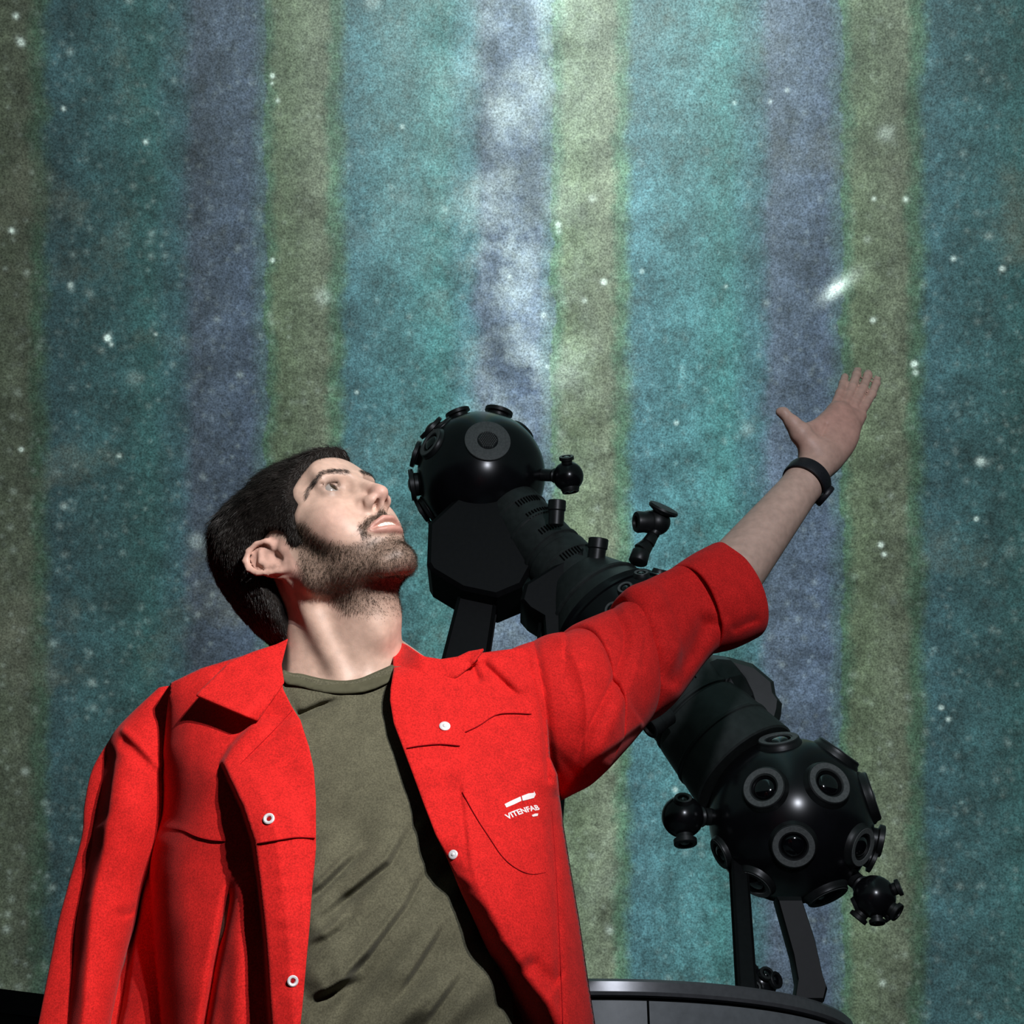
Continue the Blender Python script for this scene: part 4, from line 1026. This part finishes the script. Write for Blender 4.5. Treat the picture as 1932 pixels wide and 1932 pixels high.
XC = lambda y: 655+.08*(y-1300)
def torso(x, y, W, T, Yc=1.855, e=2.4):
    u = np.clip(np.abs((x-XC(y))/W), 0, .999); return Yc-T*(1-u**e)**(1/e)
def Ytee(x, y, fold=True):
    T = .088+.032*ss(y, 1290, 1480)+.015*ss(y, 1500, 1850)
    Y = torso(x, y, 320, T)
    if not fold: return Y
    Y = Y+valley(x, y, [(555, 1353), (604, 1331), (655, 1314)], 8, .010, .1, .5)+step(x, y, [(555, 1345), (604, 1324), (655, 1308)], .006, 9, 30, .2, .5, 1)
    k = ss(y, 1480, 1640)
    F = [([(694, 1583), (650, 1620), (587, 1682), (560, 1710)], .017, 9), ([(795, 1505), (727, 1622), (642, 1690), (580, 1745)], .014, 9), ([(815, 1600), (759, 1705), (690, 1795), (600, 1890)], .014, 8),
         ([(668, 1700), (634, 1745), (575, 1785)], .013, 10), ([(690, 1830), (640, 1850), (575, 1885)], .012, 9), ([(850, 1712), (791, 1805), (730, 1900)], .010, 7), ([(880, 1810), (807, 1911), (780, 1960)], .010, 8),
         ([(770, 1390), (700, 1470), (610, 1560)], .003, 20), ([(760, 1330), (690, 1400), (600, 1470)], .0025, 18), ([(720, 1740), (660, 1830), (600, 1932)], .007, 12)]
    for P, A, w in F:
        A = A*1.9; w = w*1.9
        Y = Y+step(x, y, P, A, w, 34, .4, .35, -1)+valley(x, y, P, w, A*.35, .35, .3)
    an = math.radians(-50)
    Y = Y+n2(x, y, 120, 26, 4, an)*.0085*k+n2(x, y, 90, 16, 9, an)*.0016*(.3+.7*k)+n2(x, y, 70, 22, 12, an)*.0012
    # blob of gathered cloth
    Y = Y-.006*np.exp(-((x-600)/40)**2-((y-1770)/30)**2)
    return Y
EDGE_R = [(543, 1208), (533, 1232), (531, 1262), (534, 1300), (550, 1332), (567, 1360), (583, 1409), (592, 1450), (596, 1506), (596, 1560), (596, 1600), (588, 1676), (583, 1750), (579, 1797), (572, 1880), (567, 1932), (560, 2030)]
CREV_R = [(322, 1290), (314, 1370), (307, 1450), (301, 1530), (299, 1567), (283, 1627), (269, 1696), (262, 1750), (253, 1806), (239, 1899), (232, 1932), (215, 2030)]
CREV_X = [(p[0]-42*min(1, max(0, (p[1]-1500)/80)), p[1]) for p in CREV_R]
LINE1 = [(486, 1358), (462, 1388), (440, 1412), (424, 1440), (437, 1470), (461, 1522), (482, 1587), (492, 1660), (505, 1780), (515, 1932), (522, 2030)]
def YR(x, y, fold=True):
    T = .112+.030*ss(y, 1260, 1480)
    Y = torso(x, y, 400, T, 1.862, 2.2)
    Y = Y+rnd(x, y, CREV_X, 105, .120)*ss(y, 1400, 1580)+rnd(x, y, CREV_R, 50, .025)*ss(y, 1300, 1400)*(1-ss(y, 1480, 1600))+.05*ss(-pl_dist(x, y, CREV_R)[1], -4, 22)*ss(y, 1540, 1600)
    Y = Y+.02*(1-ss(y, 1215, 1300))
    if not fold: return Y
    D, S, Tt = pl_dist(x, y, LINE1)
    A = .012+.030*ss(y, 1400, 1560)
    front = ss(S, -9, 1)
    lap = np.exp(-np.maximum(S-40, 0)/160)
    Y = Y-A*front*lap*ss(y, 1350, 1375)
    Y = Y+.010*ss(S, 70, 110)*ss(y, 1420, 1600)                          # the edge rolls back in
    Y = Y+valley(x, y, [(440, 1650), (425, 1730), (405, 1830), (388, 1932), (375, 2030)], 9, .022, .15, 0)
    Y = Y-.010*np.exp(-(pl_dist(x, y, [(462, 1640), (452, 1760), (445, 1932)])[0]/22)**2)*ss(y, 1600, 1700)
    Y = Y+valley(x, y, [(318, 1310), (313, 1400), (306, 1470)], 6, .006)
    Y = Y+step(x, y, [(302, 1563), (320, 1562), (345, 1565), (370, 1578), (400, 1585), (428, 1586)], .0018, 6, 26, .1, .1, 1)
    Y = Y+step(x, y, [(484, 1592), (530, 1583), (560, 1578), (596, 1580)], .0018, 6, 26, .1, 0, 1)
    Y = Y+n2(x, y, 70, 160, 21)*.0030+n2(x, y, 34, 40, 22)*.0009
    Y = Y+n2(x, y, 60, 9, 23)*.0011*ss(y, 1590, 1680)*ss(S, 10, 40)             # puckers along the placket
    Y = Y+valley(x, y, [(310, 1565), (295, 1680), (270, 1830)], 18, .004)-.004*np.exp(-((x-350)/26)**2)*ss(y, 1600, 1750)
    Y = Y+valley(x, y, [(545, 1350), (500, 1400), (450, 1440)], 12, .0045)+valley(x, y, [(400, 1270), (455, 1300), (480, 1330)], 16, .004)
    return Y
EDGE_L = [(741, 1209), (744, 1235), (744, 1258), (737, 1300), (736, 1322), (743, 1365), (757, 1402), (775, 1450), (797, 1510), (822, 1575), (846, 1622), (858, 1650), (872, 1684), (890, 1722), (915, 1778), (945, 1838), (978, 1902), (1000, 1950), (1030, 2030)]
SIDE_L = [(1005, 1222), (1016, 1269), (1027, 1317), (1033, 1381), (1036, 1429), (1050, 1462), (1054, 1502), (1062, 1560), (1075, 1640), (1092, 1740), (1108, 1850), (1121, 1932), (1132, 2030)]
STITCH = [(868, 1440), (872, 1494), (880, 1560), (888, 1636), (904, 1680), (925, 1717), (953, 1773), (1002, 1838), (1030, 1878), (1062, 1932)]
POCKET = [(872, 1494), (900, 1545), (925, 1582), (948, 1618), (975, 1640), (1003, 1651), (1030, 1646)]
def YL(x, y, fold=True):
    T = .112+.034*ss(y, 1260, 1480)
    Y = torso(x, y, 455, T, 1.862, 2.2)
    Y = Y+rnd(x, y, SIDE_L[6:], 85, .075)*ss(y, 1440, 1560)+rnd(x, y, SIDE_L[:7], 30, .015)
    Y = Y+.02*(1-ss(y, 1215, 1300))
    Y = Y+.055*(1-ss(y, 1205, 1285))*(1-ss(x, 745, 800))
    # the open front swings forward as it goes down
    D, S, Tt = pl_dist(x, y, EDGE_L)
    Y = Y-.045*ss(y, 1420, 1750)*np.exp(-np.maximum(D-60, 0)/150)
    if not fold: return Y
    D, S, Tt = pl_dist(x, y, STITCH)
    Y = Y+.125*ss(-S, -4, 85)*ss(y, 1560, 1760)+.004*ss(-S, -3, 4)*ss(y, 1440, 1500)*(1-ss(y, 1600, 1700))
    Y = Y+.013*valley(x, y, [(985, 1805), (1022, 1842), (1052, 1862)], 20, 1.0, .3, .1)
    ang = np.sin((y*.93-x*.35)/4.6)
    Y = Y+.0007*ang*ss(-S, 0, 14)*(1-ss(-S, 30, 60))*ss(y, 1600, 1650)*(1-ss(y, 1800, 1840))
    Y = Y-.0045*ss(-pl_dist(x, y, [(884, 1250), (879, 1330), (872, 1420), (871, 1500)])[1], -2, 4)*(1-ss(y, 1440, 1500))*ss(y, 1250, 1270)
    Y = Y+step(x, y, [(765, 1412), (790, 1406), (830, 1402), (870, 1407)], .0018, 6, 26, .05, .05, 1)
    Y = Y+step(x, y, [(876, 1382), (905, 1368), (935, 1346), (965, 1344), (1005, 1347)], .0018, 6, 26, .05, .05, 1)
    Y = Y+step(x, y, POCKET, .0018, 6, 22, .05, .05, -1)
    Y = Y+valley(x, y, [(903, 1244), (935, 1275), (962, 1300), (991, 1326)], 8, .0085, .15, .4)-valley(x, y, [(918, 1235), (955, 1268), (998, 1310)], 16, .006)
    Y = Y+valley(x, y, [(890, 1252), (898, 1275), (905, 1295)], 10, .014, .1, .3)
    Y = Y+valley(x, y, [(1003, 1215), (1010, 1260), (1020, 1320), (1028, 1400), (1034, 1470)], 6, .010, .0, .0)
    Y = Y+valley(x, y, [(1036, 1520), (1046, 1640), (1052, 1780), (1056, 1932), (1058, 2030)], 9, .006, .1, 0)
    Y = Y+n2(x, y, 80, 150, 31)*.0028+n2(x, y, 34, 44, 32)*.0009
    return Y
def Ysl(x, y):
    Y = np.zeros(x.shape)
    F1 = [(1158, 1118), (1180, 1160), (1193, 1189), (1190, 1224), (1174, 1269), (1148, 1320), (1122, 1371), (1103, 1423), (1086, 1450)]
    Y = Y+step(x, y, F1, .020, 13, 60, .02, .1, 1)+valley(x, y, F1, 11, .012, .05, .1)
    F1b = [(1170, 1128), (1200, 1168), (1212, 1210), (1200, 1262), (1180, 1300)]
    Y = Y+valley(x, y, F1b, 7, .004, .2, .4)
    Y = Y+step(x, y, [(1206, 1366), (1161, 1398), (1120, 1430), (1085, 1462)], .009, 12, 40, .1, .1, -1)
    Y = Y+valley(x, y, [(1345, 1150), (1332, 1180), (1310, 1225), (1285, 1262), (1250, 1310)], 20, .013, .1, .2)
    Y = Y+valley(x, y, [(1075, 1180), (1072, 1215), (1068, 1260)], 6, .005, .0, .5)
    Y = Y+valley(x, y, [(1014, 1212), (1022, 1262), (1030, 1320), (1038, 1400), (1050, 1470)], 6, .009, .0, .0)
    Y = Y+valley(x, y, [(1240, 1140), (1262, 1180), (1255, 1230)], 24, .005)+valley(x, y, [(1060, 1240), (1100, 1330), (1085, 1420)], 22, .003)
    Y = Y+n2(x, y, 60, 90, 41)*.0048+n2(x, y, 30, 34, 42)*.0010
    return Y
def Ysr(x, y):
    Y = n2(x, y, 60, 110, 51)*.004+n2(x, y, 30, 40, 52)*.001
    Y = Y-valley(x, y, [(228, 1374), (262, 1405), (290, 1435), (306, 1455)], 8, .005, .1, .1)+valley(x, y, [(220, 1390), (255, 1420), (285, 1450)], 14, .005)
    Y = Y+valley(x, y, [(258, 1716), (232, 1724), (205, 1722)], 9, .010, .0, .6)+valley(x, y, [(215, 1400), (190, 1480), (180, 1560)], 20, .010)
    Sx = pl_dist(x, y, [(236, 1366), (222, 1420), (212, 1500), (200, 1600), (178, 1700), (170, 1800), (160, 1932), (150, 2100)])[1]
    q = np.maximum(-Sx, 0); Y = Y+.00095*(q*q/(q+9.0))*ss(y, 1370, 1430)
    return Y
def disc(name, px, py, Yfn, rpx, prof, mat, parent, tilt=(0, 0)):
    e = 4.0; X = np.array([px, px+e, px]); Yp = np.array([py, py, py+e]); P = PY(X, Yp, Yfn(X, Yp)); n = np.cross(P[1]-P[0], P[2]-P[0]); n /= np.linalg.norm(n)
    if n@(CAM-P[0]) < 0: n = -n
    r = M(rpx, px, py, float(Yfn(X, Yp)[0])); bm = bmesh.new(); lathe(bm, V(P[0]+n*.0012), n, [(a*r, b*r) for a, b in prof], 32, True, True)
    return bm_obj(name, bm, mat, parent, 40), P[0], n
def build_clothes(root):
    # T-shirt
    O = [(533, 1266), (547, 1273), (567, 1274), (589, 1280), (612, 1285), (635, 1288), (659, 1288), (682, 1283), (700, 1275), (728, 1263), (742, 1256), (800, 1262), (880, 1290), (935, 1340), (955, 1500), (958, 1700), (975, 2060), (420, 2060), (395, 1700), (385, 1500), (385, 1350), (440, 1290), (500, 1268)]
    front = cut(O, Ytee, 3.2, 1)
    back = cut([(500, 1250), (780, 1250), (880, 1290), (935, 1340), (955, 1500), (958, 1700), (975, 2060), (420, 2060), (395, 1700), (385, 1500), (385, 1350), (440, 1290)], lambda x, y: 1.862+(1.855-torso(x, y, 320, .10))*.95, 22, 1)
    tee = cloth('t_shirt', [front, back], MT['tee'], root, .0015)
    rib = cut([(531, 1262), (547, 1271), (567, 1271), (589, 1277), (612, 1282), (635, 1285), (659, 1285), (682, 1280), (700, 1272), (728, 1260), (745, 1252), (742, 1284), (697, 1304), (659, 1309), (620, 1308), (589, 1302), (567, 1295), (533, 1290)], lambda x, y: Ytee(x, y, False)-.0045+.006*(1-ss(y-(1262+26*(1-((x-640)/115)**2)), 0, 14)), 4, 1)
    ro = cloth('neck_rib', [rib], MT['rib'], tee, .003)
    ro.matrix_parent_inverse = Matrix.Identity(4)
    # jacket torso
    OR = EDGE_R+[(173, 2030)]+CREV_X[::-1][1:]+[(330, 1286), (380, 1262), (430, 1247), (480, 1232), (520, 1219)]
    OL = EDGE_L+[(1132, 2030)]+SIDE_L[::-1][1:]+[(960, 1226), (900, 1234), (870, 1240), (830, 1248), (800, 1242), (768, 1220)]
    YB = lambda x, y: 1.885+.085*(1-np.clip(np.abs((x-(690+.03*(y-1300)))/(400+.12*(y-1400))), 0, .99)**2.4)**(1/2.4)
    def bridge(poly, Yf):
        Q = resample(np.array(poly, float), 8, False); n = len(Q); a = Yf(Q[:, 0], Q[:, 1]); b = YB(Q[:, 0], Q[:, 1])
        rows = [PY(Q[:, 0], Q[:, 1], a+(b-a)*t) for t in (0, .33, .66, 1)]; F = []
        for r in range(3):
            for i in range(n-1): k = r*n+i; F += [(k, k+1, k+n+1), (k, k+n+1, k+n)]
        return np.vstack(rows), np.array(F, np.int32)
    br = [bridge(SIDE_L[5:], YL), bridge([(741, 1212), (768, 1222), (800, 1244), (830, 1250), (870, 1242), (900, 1236), (960, 1228), (1004, 1224)], YL), bridge([(541, 1214), (520, 1221), (480, 1234), (430, 1249), (380, 1264), (330, 1288), (322, 1292)], YR), bridge(CREV_X[4:], YR)]
    bk = cut([(541, 1216), (740, 1216), (830, 1250), (1005, 1222), (1050, 1462), (1054, 1502), (1075, 1640), (1108, 1850), (1132, 2030), (173, 2030), (211, 1806), (245, 1627), (290, 1530), (307, 1450), (322, 1290), (430, 1250)],
             YB, 20, 0)
    jr = cut(OR, YR, 4.2, 0); jl = cut(OL, YL, 4.2, 0)
    jk = cloth('jacket', [jr, jl, bk]+br, MT['red'], root, .0024)
    jk['label'] = 'red cotton work jacket worn open'; tee['label'] = 'olive green crew neck t-shirt'
    # sleeves
    SR = [((300, 1300), (324, 1296), 1.850, .9), ((246, 1352), (345, 1335), 1.856, .75), ((212, 1392), (345, 1382), 1.860, .85), ((176, 1452), (338, 1450), 1.866, .95), ((161, 1520), (328, 1520), 1.868, 1.05), ((156, 1578), (308, 1582), 1.868, 1.2),
          ((132, 1665), (268, 1668), 1.872, 1.2), ((112, 1740), (250, 1740), 1.872, 1.2), ((96, 1820), (227, 1820), 1.87, 1.2), ((74, 1932), (203, 1932), 1.862, 1.2), ((50, 2050), (184, 2040), 1.85, .88), ((36, 2150), (165, 2140), 1.84, .88)]
    v, f, _ = tube_cloth(SR, Ysr, 150, 18); cloth('sleeve', [(v, f)], MT['red'], jk)
    SL = [((935, 1246), (980, 1460), 1.868, .80), ((975, 1230), (1030, 1480), 1.872, .95), ((1008, 1214), (1055, 1504), 1.880, 1.0), ((1066, 1198), (1085, 1495), 1.895, .98), ((1074, 1186), (1118, 1475), 1.905, .96), ((1120, 1166), (1165, 1425), 1.925, .92), ((1162, 1147), (1206, 1376), 1.945, .90), ((1166, 1128), (1228, 1358), 1.950, .90), ((1205, 1110), (1268, 1330), 1.965, .88), ((1262, 1082), (1335, 1242), 1.985, .86), ((1305, 1062), (1372, 1212), 1.998, .80), ((1330, 1055), (1400, 1190), 2.005, .78)]
    v, f, _ = tube_cloth(SL, Ysl, 240, 24, sq=2.3); cloth('sleeve', [(v, f)], MT['red'], jk)
    # rolled cuff: two rolled layers
    def Yc(x, y): return n2(x, y, 50, 60, 61)*.0025+valley(x, y, [(1375, 1190), (1405, 1175), (1436, 1165)], 8, .006)+valley(x, y, [(1300, 1090), (1350, 1130), (1375, 1180)], 16, .003)
    CU = [((1262, 1082), (1352, 1222), 1.984, .84), ((1266, 1079), (1358, 1221), 1.986, .90), ((1300, 1056), (1396, 1213), 1.998, .84), ((1336, 1036), (1432, 1197), 2.012, .72), ((1344, 1033), (1438, 1192), 2.015, .68)]
    v, f, _ = tube_cloth(CU, Yc, 96, 12)
    v2, f2, _ = tube_cloth([((1344, 1033), (1438, 1192), 2.015, .68), ((1342, 1038), (1432, 1186), 2.014, .64), ((1330, 1050), (1415, 1180), 2.008, .64), ((1290, 1075), (1370, 1205), 1.995, .80)], lambda x, y: x*0, 96, 8)
    cu = cloth('cuff', [(v, f), (v2, f2)], MT['red'], jk, .004); cu['label'] = 'rolled-up red cuff below the elbow'
    # collar leaves
    CR = [(543, 1206), (520, 1217), (480, 1230), (435, 1248), (402, 1280), (370, 1312), (400, 1325), (440, 1342), (485, 1360), (500, 1340), (520, 1312), (536, 1288), (531, 1255)]
    def YcR(x, y):
        d1 = pl_dist(x, y, [(370, 1312), (400, 1325), (440, 1342), (485, 1360)])[0]; d2 = pl_dist(x, y, [(435, 1248), (402, 1280), (370, 1312)])[0]; dn = pl_dist(x, y, [(485, 1360), (500, 1340), (536, 1288), (531, 1255), (543, 1206)])[0]
        return YR(x, y, False)-.006-.027*np.exp(-d1/60)*ss(dn, -12, 30)-.006*np.exp(-d2/30)+n2(x, y, 50, 50, 71)*.002
    cr_ = cut(CR, YcR, 4, 0)
    CL = [(741, 1207), (768, 1217), (801, 1240), (832, 1245), (863, 1240), (884, 1230), (913, 1225), (889, 1257), (860, 1280), (800, 1290), (742, 1265)]
    def YcL(x, y):
        d1 = pl_dist(x, y, [(913, 1225), (889, 1257), (870, 1275)])[0]; db = pl_dist(x, y, [(889, 1257), (860, 1280), (800, 1290), (742, 1265)])[0]
        return YL(x, y, False)-.002-.016*np.exp(-d1/26)*ss(db, -14, 14)-.008*ss(db, 0, 40)
    cl_ = cut(CL, YcL, 4, 0)
    # back stand of the collar round the neck
    P = []
    for k, t in enumerate(np.linspace(0, 1, 25)):
        a = PI*(.06+.88*t); x = 641-106*math.cos(a); yy = 1216+22*math.sin(a); Y = 1.815+.115*math.sin(a)
        P.append([PY(x, yy-18*math.sin(a), Y), PY(x, yy+30, Y+.008)])
    P = np.array(P); n = len(P); idx = np.arange(n*2).reshape(n, 2); fb = np.array([t for i in range(n-1) for t in ((idx[i, 0], idx[i, 1], idx[i+1, 1]), (idx[i, 0], idx[i+1, 1], idx[i+1, 0]))], np.int32)
    cloth('collar', [cr_, cl_, (P.reshape(-1, 3), fb)], MT['red'], jk, .0026)
    # seams
    S = [strip(p, f_, w_, .0020) for p, f_, w_ in [([(303, 1564), (320, 1563), (345, 1566), (370, 1579), (400, 1586), (425, 1587)], YR, 2.4), ([(486, 1591), (530, 1584), (560, 1579), (594, 1581)], YR, 2.4), ([(768, 1411), (790, 1407), (830, 1403), (868, 1407)], YL, 2.4),
         ([(878, 1381), (905, 1369), (935, 1347), (965, 1345), (1003, 1347)], YL, 2.2), (POCKET, YL, 1.8), ([(1041, 1530), (1049, 1640), (1056, 1780), (1062, 1932)], YL, 1.8), ([(552, 1340), (520, 1375), (480, 1415), (455, 1440)], YR, 1.4)]]
    for v, f in S:
        so = mesh_np('seam', v, f, MT['red_seam'], jk); so['label'] = 'darker red stitched seam'
    # snap fasteners
    ringp = [(1, 0), (1, .22), (.82, .34), (.55, .30), (.42, .12), (.40, .02), (0, .02)]
    capp = [(1, 0), (1, .20), (.8, .34), (.45, .34), (.38, .42), (.20, .52), (0, .54)]
    for (x, y, r, p, f_, lab) in [(508, 1546, 11, ringp, YR, 'white ring snap socket on the left flap'), (552, 1851, 10.5, ringp, YR, 'white ring snap socket near the bottom'), (839, 1372, 10.5, capp, YL, 'pale domed snap stud on the chest flap'), (856, 1613, 9, capp, YL, 'pale domed snap stud at the placket edge')]:
        s_, _, _ = disc('snap_button', x, y, f_, r, p, MT['snap'], jk); s_['label'] = lab
        if p is ringp:
            bm = bmesh.new(); _, c0, nn = (None, *disc_c(x, y, f_)); rr = M(r, x, y, 1.7); lathe(bm, V(c0+nn*.0016), nn, [(.38*rr, 0), (.36*rr, .06*rr), (0, .06*rr)], 20); bm_obj('socket_hole', bm, MT['red_seam'], jk)
    # chest print
    fc = bpy.data.curves.new('chest_print', 'FONT'); fc.body = 'VITENFAB'; fc.size = 1; fc.offset = .028; fc.resolution_u = 3
    fo = bpy.data.objects.new('chest_print', fc); col.objects.link(fo)
    dg = bpy.context.evaluated_depsgraph_get(); dg.update(); me = fo.evaluated_get(dg).to_mesh()
    co = np.array([tuple(v.co) for v in me.vertices]); fcs = [tuple(p.vertices) for p in me.polygons]
    bpy.data.objects.remove(fo)
    tx = (co[:, 0]-co[:, 0].min())/np.ptp(co[:, 0]); ty = co[:, 1]/co[:, 1].max()
    tt = tx**1.0; bx = 957.5+(1019-957.5)*tt; by = 1546.5+(-31*tt+12*tt*tt)
    X = bx-6.0*ty*(1-.2*tt); Yp = by-9.2*ty
    vs_ = [PY(X, Yp, YL(X, Yp)-.0022)]; fs_ = list(fcs); off = len(X)
    for q in ([(952, 1517), (955.5, 1523.5), (970, 1517.5), (984, 1510.8), (982, 1502.8), (967, 1509.5)], [(984, 1502), (997, 1497), (1007, 1496), (1007.5, 1493), (1010.5, 1499), (1007, 1505.5), (996, 1508.5), (986, 1511)], [(1003, 1538), (1009, 1535.2), (1015, 1535), (1014, 1539.5), (1005, 1541)]):
        q = np.array(q, float); vs_.append(PY(q[:, 0], q[:, 1], YL(q[:, 0], q[:, 1])-.0022)); fs_.append(tuple(range(off, off+len(q)))); off += len(q)
    pr = mesh_np('chest_print', np.vstack(vs_), fs_, MT['print'], jk, smooth=False); pr['label'] = 'white brush stroke and lettering printed on the chest'
    md = pr.modifiers.new('ink', 'SOLIDIFY'); md.thickness = .0004
    # wrist band with its small body on the back of the wrist
    c = PY(1522, 907, 2.057); n = PY(1560, 862, 2.08)-PY(1490, 948, 2.046); n /= np.linalg.norm(n)
    bm = bmesh.new(); u = M(1, 1525, 905, 2.06)
    sidev = np.cross(n, CAM-c); sidev /= np.linalg.norm(sidev)
    prof = [(.0315, -.0115), (.0338, -.0112), (.0345, -.008), (.0345, .008), (.0338, .0112), (.0315, .0115), (.0308, .0), (.0315, -.0115)]
    lathe(bm, V(c), V(n), [(r*1.0, h) for r, h in prof], 64, False, False, 1.04, V(sidev))
    b = bm_obj('wrist_band', bm, MT['band'], root, 40); b['label'] = 'black band round the raised wrist'
    bm = bmesh.new(); away = (c-CAM)/np.linalg.norm(c-CAM); dirw = np.array([.84, 0, -.35])+away*.35; dirw -= n*(dirw@n); dirw /= np.linalg.norm(dirw)
    lathe(bm, V(c+dirw*.031), V(dirw), [(.0165, 0), (.0180, .002), (.0180, .0065), (.0165, .0085), (0, .0088)], 40); bm_obj('watch_case', bm, MT['band'], b, 40)
    # trousers and shoes below the picture
    hx = PY(740, 1932, 1.86)[0]
    def tr(p):
        d = ell(p, (hx, 1.865, .93), (.175, .115, .13))
        for s in (-1, 1): d = smin(d, chain(p, [(hx+s*.085, 1.865, .88, .092), (hx+s*.11, 1.855, .50, .068), (hx+s*.12, 1.88, .10, .062)], .02), .04)
        return smax(smax(d, p[:, 2]-1.0, .01), .06-p[:, 2], .01)
    v, f = sdf_mesh(tr, (hx-.3, 1.6, -.02), (hx+.3, 2.1, 1.08), .009); mesh_np('trousers', v, f, MT['trouser'], root)
    for s in (-1, 1):
        def sh(p, s=s):
            x = hx+s*.125; d = smin(ell(p, (x, 1.80, .045), (.048, .12, .045)), ell(p, (x, 1.89, .06), (.042, .055, .06)), .03); return smax(d, .002-p[:, 2], .004)
        v, f = sdf_mesh(sh, (hx+s*.125-.08, 1.62, -.02), (hx+s*.125+.08, 2.0, .16), .005); mesh_np('shoe', v, f, MT['shoe'], root)
def disc_c(px, py, Yfn):
    e = 4.0; X = np.array([px, px+e, px]); Yp = np.array([py, py, py+e]); P = PY(X, Yp, Yfn(X, Yp)); n = np.cross(P[1]-P[0], P[2]-P[0]); n /= np.linalg.norm(n)
    return P[0], (n if n@(CAM-P[0]) > 0 else -n)
person = build_person()
build_clothes(person)
settle(person)
